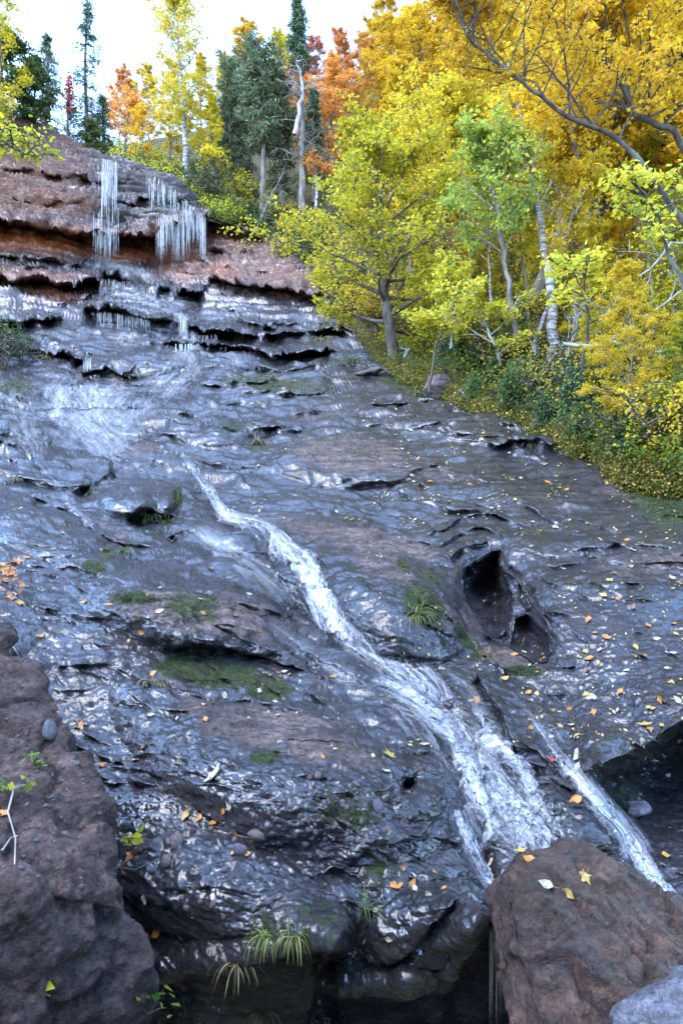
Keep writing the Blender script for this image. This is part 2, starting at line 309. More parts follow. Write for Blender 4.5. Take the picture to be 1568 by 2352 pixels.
CP = [  # surveyed distances (metres) of the rock
 (-300, 220, 24), (0, 262, 25), (120, 310, 25.5), (240, 368, 25.6), (330, 393, 25.7), (400, 415, 25.6), (480, 500, 25.4), (600, 528, 25.6),
 (-300, 420, 21), (0, 430, 22.5), (150, 440, 23.2), (300, 440, 25.15), (420, 470, 25.0), (560, 560, 25), (650, 600, 23.6), (740, 640, 22.2),
 (-300, 540, 21), (0, 520, 21.7), (200, 530, 22.7), (350, 520, 24.3), (-300, 590, 21), (0, 590, 21.8), (200, 600, 22.8), (350, 620, 24.6), (480, 620, 24), (600, 640, 23),
 (0, 640, 20.0), (200, 650, 21.6), (350, 670, 22.2), (480, 690, 22.0), (740, 690, 21.0),
 (-300, 700, 18), (0, 720, 18.2), (200, 720, 19.3), (400, 735, 19.8), (600, 760, 18.6), (820, 745, 18.6), (1000, 850, 15.4),
 (0, 800, 16.0), (200, 790, 17.0), (430, 800, 17.0), (700, 830, 15.9), (900, 860, 14.7),
 (-300, 880, 13.0), (0, 900, 13.0), (250, 880, 14.3), (500, 900, 14.0), (800, 910, 13.2), (1050, 940, 12.2), (1300, 1010, 9.9), (1430, 1100, 8.3), (1700, 1130, 7.8),
 (-300, 1040, 9.0), (0, 1030, 9.5), (250, 1030, 10.3), (500, 1020, 10.6), (800, 1040, 10.2), (1100, 1050, 9.8),
 (0, 1130, 7.6), (250, 1120, 8.2), (520, 1130, 8.6), (800, 1150, 8.2), (1100, 1180, 7.6), (1350, 1180, 7.2), (1568, 1210, 6.6),
 (-300, 1200, 5.8), (0, 1230, 6.0), (260, 1230, 6.6), (520, 1210, 7.1), (700, 1220, 7.1), (900, 1260, 6.7), (1110, 1270, 6.4), (1400, 1300, 5.8), (1700, 1300, 5.5),
 (-300, 1330, 4.4), (50, 1360, 4.7), (300, 1340, 5.1), (520, 1330, 5.7), (700, 1370, 5.5), (900, 1370, 5.5), (1250, 1420, 5.3), (1500, 1430, 5.0),
 (100, 1480, 4.2), (380, 1460, 4.4), (600, 1480, 4.7), (800, 1480, 4.8), (1000, 1500, 4.8), (1150, 1560, 4.6), (1450, 1560, 4.5), (1700, 1560, 4.3),
 (100, 1620, 3.8), (380, 1600, 3.95), (650, 1600, 4.1), (900, 1600, 4.2), (1100, 1660, 4.0), (1300, 1700, 3.95), (1500, 1680, 4.05), (1700, 1700, 4.0),
 (200, 1780, 3.3), (480, 1770, 3.2), (750, 1760, 3.3), (1000, 1740, 3.6), (1200, 1790, 3.5), (1380, 1830, 3.35), (1500, 1880, 3.6), (1700, 1880, 3.6),
 (250, 1950, 2.95), (480, 1950, 2.85), (750, 1950, 2.85), (960, 1930, 3.0), (1150, 1930, 3.1), (1330, 1920, 3.1), (1480, 1980, 3.0), (1700, 2100, 2.8),
 (300, 2130, 2.75), (500, 2120, 2.62), (750, 2130, 2.60), (960, 2080, 2.68), (1120, 2060, 2.85), (1300, 2080, 2.8), (1560, 2110, 2.65),
 (0, 2100, 2.9), (-300, 1700, 3.3), (-300, 2100, 2.9), (300, 2360, 3.2), (700, 2400, 3.5), (1100, 2400, 3.6), (1500, 2400, 3.0), (-300, 2650, 2.9), (700, 2650, 3.3), (1800, 2650, 2.8)]
CP = np.array(CP, float)
def tps_fit(cp, lam=1e-4):
    X = cp[:, :2]/1000; y = np.log(cp[:, 2]); n = len(X)
    r2 = ((X[:, None]-X[None])**2).sum(-1); K = .5*r2*np.log(r2+1e-12); A = np.zeros((n+3, n+3)); A[:n, :n] = K+lam*np.eye(n)
    A[:n, n] = 1; A[:n, n+1:] = X; A[n, :n] = 1; A[n+1:, :n] = X.T
    wts = np.linalg.solve(A, np.concatenate([y, np.zeros(3)])); return X, wts
def tps_eval(f, U, Vv):
    X, wts = f; sh = U.shape; U = U.ravel()/1000; Vv = Vv.ravel()/1000; out = wts[-3]+wts[-2]*U+wts[-1]*Vv
    for i in range(len(X)):
        r2 = (U-X[i, 0])**2+(Vv-X[i, 1])**2; out += wts[i]*.5*r2*np.log(r2+1e-12)
    return out.reshape(sh)
def tps_grid(f, U, Vv):               # smooth: evaluate coarse and interpolate
    gu = np.arange(-460, 1960, 20.); gv = np.arange(-700, 2760, 20.); GU, GV = np.meshgrid(gu, gv)
    Z = tps_eval(f, GU, GV); a = (U-gu[0])/20; b_ = (Vv-gv[0])/20; i = np.clip(a.astype(int), 0, len(gu)-2); j = np.clip(b_.astype(int), 0, len(gv)-2); a = a-i; b_ = b_-j
    return (Z[j, i]*(1-a)*(1-b_)+Z[j, i+1]*a*(1-b_)+Z[j+1, i]*(1-a)*b_+Z[j+1, i+1]*a*b_)
U0, U1, DU = -300.0, 1860.0, 2.4; VB = 2640.0
cols = int((U1-U0)/DU)+1; rows = 960
uu = np.linspace(U0, U1, cols); tt = np.linspace(0, 1, rows)
UU = np.broadcast_to(uu[None], (rows, cols)).copy(); VV = topv(uu)[None]+(VB-topv(uu))[None]*tt[:, None]
fit = tps_fit(CP); L = tps_grid(fit, UU, VV)
# irregular warp so that hand-surveyed lines are not smooth curves
wp = np.stack([UU/90, VV/45, 0*UU], -1); W1 = fbm(wp, 4, 5)*16; W2 = fbm(wp+9.1, 4, 6)*9
UW, VW = UU+W1, VV+W2
def ledge(pts, h, wu=14, wd=26, end=.12):
    """rock lip: above the line the rock comes forward, below it falls back"""
    msk, dist, sg, al = polydist(UW, VW, pts, max(wu, wd)*2.6)
    s = dist*sg; fade = sm(al, 0, end)*(1-sm(al, 1-end, 1)) if end > 0 else 1
    up = np.where(s < 0, -h*np.exp(-(s/wu)**2), 0); dn = np.where(s >= 0, h*np.exp(-(s/wd)**2), 0)
    w_ = np.stack([UU[msk]/34, VV[msk]/34, 0*s+len(pts)], -1); md_ = np.clip(.75+1.5*noise(w_, 21), .08, 1.6) if end > 0.05 else np.clip(.95+.7*noise(w_, 21), .4, 1.4)
    if h >= .1: md_ = 1+.25*noise(w_*.35, 22)
    t = sm(s, -4, 4) if h < .1 else sm(s, -5, 30); L[msk] += (up*(1-t)+dn*t)*fade*md_
def bulge(cu, cv, ru, rv, rot, amp, p=.8):
    c, s = math.cos(math.radians(rot)), math.sin(math.radians(rot)); x = (UW-cu)*c+(VW-cv)*s; y = -(UW-cu)*s+(VW-cv)*c
    r2 = (x/ru)**2+(y/rv)**2; np.subtract(L, amp*np.clip(1-r2, 0, 1)**p, out=L)
def groove(pts, h, wd):
    msk, dist, sg, al = polydist(UW, VW, pts, wd*3); L[msk] += h*np.exp(-(dist/wd)**2)
bands = [  # cliff and upper steps
 ([(-350, 500), (0, 512), (60, 522), (130, 536), (235, 552), (300, 556), (360, 545), (420, 528), (480, 512), (600, 530)], .045, 18, 42, 0),
 ([(-350, 470), (0, 470), (120, 476), (230, 480)], .006, 10, 12, .1), ([(0, 395), (80, 410), (140, 420), (200, 425), (300, 430)], .012, 12, 18, .1),
 ([(240, 470), (300, 478), (360, 470), (440, 480)], .012, 10, 14, .1),
 ([(480, 545), (540, 556), (600, 560), (650, 590)], .01, 10, 12, .1), ([(470, 590), (520, 592), (600, 600)], .010, 10, 12, .1),
 ([(485, 640), (520, 655), (560, 664), (620, 672), (680, 678), (745, 684)], .055, 18, 24, .05),
 ([(-350, 640), (0, 648), (60, 660), (150, 668), (235, 658)], .05, 16, 26, .05), ([(-350, 600), (0, 606), (120, 612), (210, 622), (240, 634)], .018, 8, 12, .1),
 ([(-350, 735), (0, 742), (110, 745), (150, 734)], .045, 16, 18, .08), ([(110, 690), (180, 700), (230, 695)], .015, 8, 10, .1),
 ([(225, 640), (300, 650), (380, 676), (475, 690)], .05, 14, 34, .06),
 ([(180, 724), (250, 718), (320, 739), (400, 747), (440, 758), (505, 765), (580, 772), (660, 770)], .055, 14, 34, .06),
 ([(540, 735), (600, 752), (660, 768), (800, 765)], .03, 12, 22, .1),
 ([(325, 794), (440, 798), (525, 800), (625, 818), (784, 806)], .045, 12, 26, .08), ([(540, 840), (640, 862), (760, 850)], .014, 8, 12, .1),
 ([(60, 800), (130, 812), (195, 838)], .045, 16, 30, .1), ([(190, 862), (250, 850), (310, 866)], .04, 14, 20, .08),
 ([(300, 912), (360, 907), (435, 909)], .014, 6, 9, .1), ([(420, 884), (520, 890), (650, 874)], .022, 8, 12, .1), ([(560, 905), (640, 915), (760, 900)], .014, 8, 12, .1),
 ([(340, 974), (400, 969), (500, 989), (555, 999)], .018, 8, 14, .1), ([(470, 940), (560, 930), (660, 950), (760, 946)], .014, 7, 10, .1), ([(560, 1005), (640, 990), (700, 1000)], .02, 8, 14, .1),
 ([(-350, 1015), (0, 1022), (60, 1028), (124, 1022)], .034, 14, 20, .06), ([(0, 1115), (100, 1102), (160, 1130)], .010, 10, 14, .1), ([(155, 1140), (200, 1112), (264, 1080)], .034, 16, 18, .08),
 ([(285, 1182), (340, 1172), (402, 1186)], .05, 18, 34, .1), ([(405, 1130), (415, 1170), (400, 1200)], .02, 10, 12, .1),
 ([(60, 1140), (160, 1160), (200, 1215), (260, 1250), (370, 1262)], .022, 16, 18, .1), ([(0, 1290), (120, 1310), (240, 1310)], .010, 16, 16, .1),
 ([(1119, 1036), (1170, 1026), (1234, 1018), (1259, 1030), (1320, 1046), (1384, 1056)], .032, 8, 12, .08),
 ([(954, 1109), (984, 1139), (1034, 1174), (1134, 1192)], .016, 8, 8, .1), ([(784, 1119), (909, 1104), (1009, 1064)], .012, 8, 9, .1), ([(1140, 986), (1192, 991)], .014, 6, 7, .1),
 ([(800, 980), (900, 985), (960, 1000)], .010, 8, 9, .1), ([(1180, 1270), (1280, 1280), (1420, 1250), (1560, 1262)], .010, 14, 16, .1),
 ([(1290, 1350), (1380, 1340), (1480, 1360)], .010, 10, 12, .1),
 ([(700, 1212), (850, 1225), (945, 1280), (1010, 1370), (1080, 1480), (1115, 1545)], -.020, 26, 26, .1),
 ([(320, 1290), (430, 1312), (520, 1380), (600, 1440), (680, 1530), (740, 1600)], -.014, 30, 24, .1),
 ([(360, 1500), (420, 1480), (520, 1490), (620, 1520), (700, 1560)], .030, 26, 34, .1), ([(380, 1585), (480, 1600), (600, 1612), (760, 1640), (840, 1668)], .010, 16, 14, .1),
 ([(630, 1320), (690, 1350), (720, 1420)], .02, 18, 26, .1),
 ([(70, 1390), (200, 1420), (330, 1430)], .010, 12, 12, .1), ([(130, 1540), (250, 1535), (360, 1580)], .014, 14, 14, .1),
 ([(1085, 1560), (1150, 1640), (1190, 1740)], .03, 14, 26, .1), ([(1190, 1740), (1250, 1790), (1330, 1820)], .018, 10, 12, .1),
 ([(1180, 1690), (1250, 1745), (1320, 1800)], .012, 12, 12, .1),
 ([(1330, 1780), (1400, 1750), (1480, 1720), (1560, 1660), (1850, 1560)], .13, 30, 120, .1),
 ([(330, 2250), (420, 2235), (600, 2200), (700, 2165), (800, 2170)], .12, 20, 120, .06),
 ([(690, 2030), (780, 2000), (880, 1940), (960, 1930), (1010, 1860)], .018, 20, 34, .1),
 ([(720, 2255), (800, 2280), (905, 2285), (1010, 2250), (1085, 2175), (1125, 2095)], .18, 22, 190, .04),
 ([(820, 2215), (930, 2180), (1010, 2120), (1060, 2070)], .016, 12, 14, .1)]
for b_ in bands:
    vm = np.mean([q[1] for q in b_[0]])
    ledge(b_[0], b_[1]*(.62 if 870 < vm < 2050 and b_[1] < .1 else 1), b_[2]*((3.2 if b_[1] >= .1 else 2.0) if vm > 870 else 1.15), b_[3]*(1.3 if vm > 870 else 1), b_[4])
_r = random.Random(5)
for k in range(430):                      # lesser bedding cracks and lips all over the slab
    v = 600+1500*_r.random()**1.25; u = _r.uniform(-280, 1840)
    if v < topv(u)+10 or (abs(u-1130) < 130 and 1240 < v < 1500): continue
    sc = .45+.9*(v-600)/1500; ln = _r.uniform(25, 110)*sc*(1.5 if v < 1100 else 1)
    ang = math.radians(_r.gauss(2, 7) if v < 1050 else (_r.gauss(20, 16) if u < 900 else _r.gauss(8, 14)))
    cv = _r.uniform(-.12, .12)*ln; ca, sa = math.cos(ang), math.sin(ang)
    pts = [(u+t*ln*ca-(cv*(1-t*t)+_r.uniform(-2, 2))*sa, v+t*ln*sa+(cv*(1-t*t)+_r.uniform(-2, 2))*ca) for t in (-1, -.4, .3, 1)]
    ledge(pts, _r.uniform(.003, .010)*(1.0 if v < 1100 else .8), _r.uniform(9, 20)*sc, _r.uniform(5, 14)*sc, .3)
for b_ in [(850, 1360, 250, 130, 30, .11), (420, 1400, 270, 90, 14, .10), (640, 1760, 420, 170, 24, .10), (545, 1345, 130, 60, 25, .05), (560, 1240, 110, 40, 10, .04),
           (120, 1075, 150, 42, 5, .05), (320, 1150, 100, 45, 0, .06), (110, 1230, 210, 60, 20, .05), (800, 1065, 190, 55, 0, .05), (1000, 1100, 280, 70, 12, .035), (1120, 1000, 240, 40, 10, .025),
           (1370, 1470, 280, 180, 15, .07), (1220, 1670, 150, 80, 38, .05), (350, 835, 95, 36, 0, .05), (470, 1000, 110, 28, 8, .03), (620, 975, 160, 34, -5, .03), (1000, 2120, 170, 80, -20, .08), (500, 2040, 220, 110, 10, .05),
           (120, 480, 170, 60, 5, .01), (340, 450, 120, 70, 20, .005), (560, 640, 90, 36, 8, .014), (680, 640, 100, 36, 8, .014), (430, 620, 60, 26, 0, .012), (250, 960, 180, 50, 0, .03),
           (960, 1840, 60, 50, 0, .02), (1060, 1700, 130, 40, 40, -.03), (1480, 1250, 200, 60, 10, .03), (300, 1330, 180, 50, 5, .03), (760, 1580, 130, 40, 30, -.03), (560, 1600, 200, 30, 8, -.03)]: bulge(*b_)
# potholes
def pit(poly, h, soft, seed):
    """worn hollow with the surveyed rim"""
    pl = np.array(poly, float); c0 = pl.mean(0); x0, x1, y0, y1 = pl[:, 0].min()-60, pl[:, 0].max()+60, pl[:, 1].min()-60, pl[:, 1].max()+60
    m_ = (UU > x0) & (UU < x1) & (VV > y0) & (VV < y1); u = UU[m_]+.15*W1[m_]; v = VV[m_]+.15*W2[m_]; ins = np.zeros(u.shape, bool); dd = np.full(u.shape, 1e9)
    for i in range(len(pl)):
        a, b_ = pl[i], pl[(i+1) % len(pl)]; e = b_-a; t = np.clip(((u-a[0])*e[0]+(v-a[1])*e[1])/(e@e), 0, 1); dd = np.minimum(dd, np.hypot(u-a[0]-t*e[0], v-a[1]-t*e[1]))
        cr = ((a[1] > v) != (b_[1] > v)) & (u < (b_[0]-a[0])*(v-a[1])/(b_[1]-a[1]+1e-9)+a[0]); ins ^= cr
    sd = np.where(ins, dd, -dd); q = np.stack([u/40, v/40, 0*u+seed], -1); dep = (.45*sm(sd, -3, 7)+.55*sm(sd, 0, soft))*(1+.45*noise(q, seed)+.1*noise(q*2.6, seed+1)); L[m_] += h*dep+.02*np.exp(-(np.minimum(sd, 0)/16)**2)*(sd < 0)
bulge(1120, 1390, 150, 150, 0, -.05, 1)
pit([(1061, 1334), (1064, 1309), (1104, 1284), (1128, 1270), (1151, 1268), (1151, 1294), (1159, 1324), (1179, 1369), (1176, 1404), (1169, 1429), (1171, 1459), (1154, 1473), (1129, 1469), (1104, 1434), (1074, 1389), (1059, 1359)], .15, 40, 3)
pit([(1176, 1450), (1180, 1420), (1209, 1408), (1224, 1428), (1250, 1450), (1264, 1475), (1264, 1495), (1249, 1518), (1224, 1523), (1194, 1503), (1166, 1484)], .10, 30, 4)
pit([(1185, 1330), (1200, 1350), (1215, 1395), (1205, 1400), (1190, 1370)], .04, 10, 6)
pit([(910, 1800), (925, 1788), (948, 1792), (958, 1812), (945, 1830), (918, 1826)], .09, 12, 5)
pit([(381, 1236), (398, 1232), (410, 1240), (396, 1248)], .05, 8, 5)
bulge(1140, 1452, 26, 16, 0, .05); bulge(1085, 1330, 20, 30, 0, .03)
for b_ in [([(1000, 1262), (1050, 1228), (1110, 1216), (1170, 1236)], .012, 22, 18, .1), ([(1030, 1290), (1070, 1262), (1120, 1248)], .012, 16, 14, .1), ([(980, 1240), (1060, 1196), (1140, 1190), (1230, 1215)], .014, 14, 14, .1), ([(1150, 1290), (1190, 1330), (1235, 1400), (1275, 1450)], -.02, 14, 16, .1)]: ledge(*b_)
groove([(480, 1140), (520, 1195), (600, 1235), (680, 1290), (720, 1370), (770, 1440), (830, 1485), (900, 1580), (990, 1650), (1060, 1740), (1130, 1830), (1200, 1900), (1280, 1990)], .018, 55)
groove([(1160, 1590), (1280, 1750), (1340, 1830), (1430, 1900), (1500, 1990), (1570, 2090)], .015, 30)
groove([(1105, 1960), (1130, 2060), (1145, 2200), (1150, 2400)], .05, 30)
D = np.exp(L); G = P(UU, VV, D)
def gnormals(G):
    gu = np.gradient(G, axis=1); gv = np.gradient(G, axis=0); n = np.cross(gv, gu); n /= np.linalg.norm(n, axis=-1, keepdims=True)+1e-12
    fl = (n*G).sum(-1) > 0; n[fl] *= -1; return n
N = gnormals(G)
def blur(A, k):
    for ax in (0, 1):
        c = np.cumsum(np.concatenate([np.repeat(A.take([0], ax), k+1, ax), A, np.repeat(A.take([-1], ax), k, ax)], ax), ax)
        A = (c.take(range(2*k+1, c.shape[ax]), ax)-c.take(range(0, c.shape[ax]-2*k-1), ax))/(2*k+1)
    return A
N = blur(blur(N, 6), 6); N /= np.linalg.norm(N, axis=-1, keepdims=True)
# natural relief in metres, laid in world space
x = G.astype(np.float32)
far = sm(D, 4, 12); cliff = 1-sm(VV, 690, 760)
warp = np.stack([fbm(x*.5, 3, 1), fbm(x*.5+5, 3, 2), fbm(x*.5+11, 3, 3)], -1)
bed = x[..., 2]+.10*x[..., 0]-.28*x[..., 1]*(1-cliff)*.6+warp[..., 0]*.5        # bedding coordinate
bedc = x[..., 2]+.11*x[..., 0]+.14*warp[..., 0]
def saw(b_, per):
    f = (b_/per) % 1.0; return np.minimum(f/.82, (1-f)/.18)
bil0 = np.abs(fbm(x*np.array([1.1, 1.1, 2.4]), 4, 46, .6))*2; amp1 = fbm(x*.35+20, 3, 31)*.5+.5
disp = .16*far*fbm(x*np.array([.5, .5, 1.2])+2, 4, 41)+(1-cliff)*(.11*fbm(x*np.array([.9, .8, 1.4])+7, 2, 42)+.05*np.abs(fbm(x*np.array([1.8, 1.4, 2.4])+warp, 3, 43)))
disp += (1-cliff)*far*.10*amp1*saw(bed, .42)+cliff*(.34*amp1*saw(bedc, .62)+.22*saw(bedc+.07*warp[..., 1]+.06*noise(x*2.5, 48), .21)*(.4+amp1)+.20*fbm(x*np.array([1.0, 1.0, 6]), 5, 45, .65)+.06*(bil0-.3))
disp += far*(1-cliff)*(.12*fbm(np.stack([x[..., 0]*.8, x[..., 1]*3.2, x[..., 2]*3.6], -1)+warp*.6, 4, 52, .6)+.05*saw(bed*1.0+.25*warp[..., 2], .19)*(fbm(x*.8, 2, 53) > -.05))
disp += .07*fbm(np.stack([x[..., 0]*1.3, x[..., 1]*1.3, x[..., 2]*4], -1)+warp, 5, 51, .55)*(.55+.45*far)
hol = (1-sm(VV, 2190, 2260))*(1-sm(VV-(1800-.62*(UU-1330)), 0, 40)*(UU > 1300)*(VV < 2000)); near = (1-sm(D, 5, 11))*(.75+.25*hol)
blobL = .25+1.2*np.exp(-((UU-800)/190)**2-((VV-1890)/110)**2)+.8*np.exp(-((UU-480)/200)**2-((VV-1980)/120)**2)
ridg = 1-np.abs(fbm(x*np.array([4.0, 5.0, 9.0]), 4, 61, .55))*2.2
disp += near*.020*ridg*(.4+amp1)
flow = np.stack([x[..., 0]*6-x[..., 1]*1, x[..., 1]*18+x[..., 0]*4, x[..., 2]*26], -1)
disp += near*.016*fbm(flow*.6, 5, 71, .68)
bil = np.abs(fbm(x*np.array([8, 22, 30])+warp*2, 4, 75, .65)); disp += near*.014*(bil-.2)+(1-sm(D, 4, 7))*(.0035*noise(x*55, 79)+.002*noise(x*110, 80))
disp -= near*.018*sm(noise(x*np.array([6, 14, 14])+3, 77)+.35*noise(x*np.array([18, 40, 40]), 78), .34, .62)
lump = np.maximum(0, noise(x*22, 81)-.12)*blobL
disp += (1-sm(D, 3, 6))*.05*lump*(.3+amp1)*hol
# quieter inside the potholes and on the smooth slab tops
quiet = np.ones_like(D)
for (cu, cv, ru, rv) in [(1115, 1365, 80, 120), (1215, 1470, 55, 65)]:
    quiet *= 1-.88*np.exp(-(((UU-cu)/ru)**2+((VV-cv)/rv)**2)**2)
G = G+N*(disp*quiet)[..., None]
N = gnormals(G)
# colour masks: R moss, G dry rock, B red sandstone
def blob(lst, wob=1.0):
    o = np.zeros_like(D)
    for (cu, cv, ru, rv, rot, a) in lst:
        c, s = math.cos(math.radians(rot)), math.sin(math.radians(rot)); X = (UW-cu)*c+(VW-cv)*s; Y = -(UW-cu)*s+(VW-cv)*c
        o = np.maximum(o, a*np.exp(-((X/ru)**2+(Y/rv)**2)**1.3))
    return o
moss = blob([(300, 1370, 70, 32, 0, .75), (440, 1390, 120, 50, 10, .62), (400, 1540, 60, 26, 0, 1.0), (520, 1560, 150, 34, 5, .8), (620, 1590, 70, 20, 0, .85), (610, 1730, 46, 22, 0, .8),
             (965, 1400, 70, 40, 55, .9), (990, 1330, 40, 16, 35, .8), (925, 1302, 26, 14, 30, .8), (1070, 1470, 60, 20, 50, .9), (1095, 1510, 26, 22, 0, .9), (1210, 1545, 46, 16, 5, .95),
             (1540, 1170, 90, 60, 10, .95), (1500, 1140, 90, 30, 10, .7), (215, 1300, 36, 12, 0, .9), (245, 1275, 26, 20, 0, .7), (408, 1150, 14, 30, 5, 1.0), (760, 830, 120, 22, 0, .5), (640, 890, 150, 20, 3, .62), (560, 870, 90, 14, 0, .6),
             (520, 990, 70, 14, 5, .6), (590, 1030, 60, 20, 0, .6), (830, 1040, 90, 16, 0, .5), (60, 1010, 70, 16, 0, .6), (40, 900, 70, 30, 0, .6), (1300, 1010, 130, 16, 20, .8), (1400, 1060, 60, 20, 20, .8), (1150, 940, 200, 14, 12, .6), (930, 890, 80, 20, 10, .8),
             (800, 1860, 150, 90, 10, .55), (880, 2000, 90, 60, -30, .55), (700, 2120, 200, 70, 0, .5), (800, 2250, 300, 60, 0, .42), (600, 2300, 260, 90, 0, .4), (1440, 1840, 90, 80, 30, .5), (1540, 1760, 80, 60, 0, .45), (60, 600, 80, 14, 0, .5), (30, 680, 40, 14, 0, .8),  # blobs under the bottom lip: moss, also painting the hollow's shade darker
             (1130, 1330, 60, 60, 0, .45), (1100, 1620, 90, 10, 50, .5), (1200, 1700, 60, 14, 50, .5), (800, 1180, 130, 12, 6, .35), (660, 1060, 120, 12, 0, .45), (500, 905, 200, 20, 0, .3), (1280, 1090, 260, 50, 8, .3)])
dry = blob([(460, 1410, 220, 60, 12, .9), (560, 1660, 230, 50, 18, .75), (700, 1700, 200, 50, 22, .8), (640, 1640, 150, 24, 10, .9), (830, 1240, 230, 34, 10, .9), (880, 1300, 130, 60, 25, .65), (800, 1050, 170, 45, 0, .85), (740, 960, 110, 18, 0, .5), (950, 1080, 250, 40, 10, .5),
            (1170, 1520, 110, 34, 22, .8), (1050, 1440, 50, 90, -30, .6), (1480, 1130, 120, 22, 4, .9), (1500, 1300, 200, 60, 0, .55), (1100, 1000, 200, 40, 10, .35), (350, 1055, 60, 22, 0, .8), (250, 1230, 140, 30, 20, .5), (110, 1250, 130, 40, 15, .4), (600, 1880, 180, 80, 10, .3), (640, 1560, 60, 30, 30, .5)])
dry = np.maximum(dry, (1-sm(VV, 470, 640))*(1-sm(UU, 220, 300))*.62); dry = np.maximum(dry, .6*(1-sm(VV, 690, 720))*sm(UU, 470, 520)); dry = np.maximum(dry, .45*(1-sm(VV, 640, 700))*(1-sm(UU, 200, 260)))
red = blob([(60, 400, 220, 70, 5, .25), (100, 470, 200, 40, 5, .35), (60, 320, 200, 50, 15, .2), (560, 560, 120, 50, 5, .35), (640, 640, 120, 40, 8, .22), (60, 650, 160, 20, 5, .4), (100, 560, 260, 34, 4, .95), (-150, 550, 260, 44, 0, .95), (300, 590, 120, 28, 5, .9), (400, 570, 90, 40, 5, .7), (530, 560, 80, 30, 0, .4), (480, 630, 90, 26, 8, .45), (130, 690, 60, 16, 0, .5), (430, 640, 60, 20, 0, .5), (600, 640, 120, 24, 8, .22), (670, 690, 60, 8, 5, .4)])
wetfall = blob([(330, 440, 130, 75, 12, 1.0), (250, 500, 34, 90, 0, .8)]); dry *= 1-wetfall; red *= 1-.6*wetfall
alp = 1-np.clip(1.0*blob([(340, 430, 130, 55, 14, 1.0), (440, 480, 50, 40, 20, .8)]), 0, 1)
mask = np.stack([moss, dry, red, alp], -1)
idx = np.arange(rows*cols).reshape(rows, cols)
F = np.stack([idx[:-1, :-1], idx[1:, :-1], idx[1:, 1:], idx[:-1, 1:]], -1).reshape(-1, 4)
# the rock runs on behind its visible rim
nb = 10; back = []
for k in range(1, nb+1):
    s = k/nb; q = G[0].copy(); q[:, 1] += 9*s**1.4+.1; q[:, 2] += -.25*s+ (np.clip(120-uu, 0, 400)/400)*5*s; q[:, 0] *= 1+.2*s; back.append(q)
back = np.array(back[::-1]); mb = np.repeat(mask[:1], nb, 0); idb = np.arange(nb*cols).reshape(nb, cols)+rows*cols; full = np.concatenate([idb, idx[:1]])
Fb = np.stack([full[:-1, :-1], full[1:, :-1], full[1:, 1:], full[:-1, 1:]], -1).reshape(-1, 4)
me = raw_mesh('bedrock', np.concatenate([G.reshape(-1, 3), back.reshape(-1, 3)]), [F, Fb], attrs={'mask': np.concatenate([mask.reshape(-1, 4), mb.reshape(-1, 4)])}, mats=[M['rock']])
bed_o = tag(link(bpy.data.objects.new('bedrock', me)), kind='structure')
def surf(u, v):
    """point and normal of the finished rock seen at (u, v)"""
    u = np.asarray(u, float); v = np.asarray(v, float); c = (u-U0)/(U1-U0)*(cols-1); r = (v-topv(u))/(VB-topv(u))*(rows-1)
    c = np.clip(c, 0, cols-1.001); r = np.clip(r, 0, rows-1.001); i, j = r.astype(int), c.astype(int); a, b_ = (r-i)[..., None], (c-j)[..., None]
    f = lambda A: A[i, j]*(1-a)*(1-b_)+A[i+1, j]*a*(1-b_)+A[i, j+1]*(1-a)*b_+A[i+1, j+1]*a*b_
    n = f(N); return f(G), n/(np.linalg.norm(n, axis=-1, keepdims=True)+1e-9)
# ------------------------------------------------------------------ terrain: wooded hillside
EDGE = np.array([(180, 350), (235, 372), (300, 384), (345, 402), (400, 428), (445, 462), (480, 500), (560, 522), (600, 540), (640, 560), (700, 600), (745, 660), (780, 720), (830, 770), (870, 830), (930, 885), (1000, 905), (1100, 950), (1200, 975), (1300, 1025), (1380, 1065), (1430, 1110), (1500, 1125), (1568, 1135), (1900, 1160)], float)
HT = np.array([(180, 345), (300, 330), (450, 300), (600, 260), (800, 190), (1000, 120), (1200, -20), (1400, -300), (1900, -600)], float)
HC = np.array([(300, 380, 32), (300, 330, 45), (450, 440, 29), (450, 300, 50), (600, 500, 27), (600, 260, 55), (620, 560, 25), (740, 640, 21.8), (820, 760, 18), (930, 880, 14.6), (1100, 945, 12.0), (1300, 1022, 9.7), (1430, 1108, 8.2), (1600, 1135, 7.6), (1850, 1150, 7.4),
               (700, 420, 33), (800, 190, 56), (900, 500, 27), (900, 700, 21), (1000, 800, 17.5), (1000, 120, 58), (1100, 700, 19), (1100, 400, 31), (1200, 850, 13.5), (1300, 700, 17), (1300, 500, 23), (1300, 200, 36), (1200, -20, 52), (1500, 950, 10.2), (1500, 700, 15), (1500, 400, 23), (1500, 100, 33), (1450, -300, 46), (1850, 900, 10), (1850, 500, 17), (1850, 0, 30), (1850, -500, 45), (800, 600, 24), (1400, 1000, 9.6), (1600, 1050, 8.6)], float)
hfit = tps_fit(HC, 1e-3)
hc, hr = 430, 330; hu = np.linspace(180, 1900, hc); ht = np.linspace(0, 1, hr)
e_v = np.interp(hu, EDGE[:, 0], EDGE[:, 1])+6; t_v = np.minimum(np.interp(hu, HT[:, 0], HT[:, 1]), e_v-5)
HU = np.broadcast_to(hu[None], (hr, hc)).copy(); HV = t_v[None]+(e_v-t_v)[None]*ht[:, None]
HD = np.exp(tps_grid(hfit, HU, HV))
eg, _ = surf(hu, e_v); ed = eg[:, 1]                       # meet the rock along the bank
wgt = sm(ht, .86, 1.0)[:, None]; HD = HD*(1-wgt)+(HD*0+np.minimum(HD, ed[None]*.995))*wgt
HD[-1] = ed*1.004
H = P(HU, HV, HD); HN = gnormals(H)
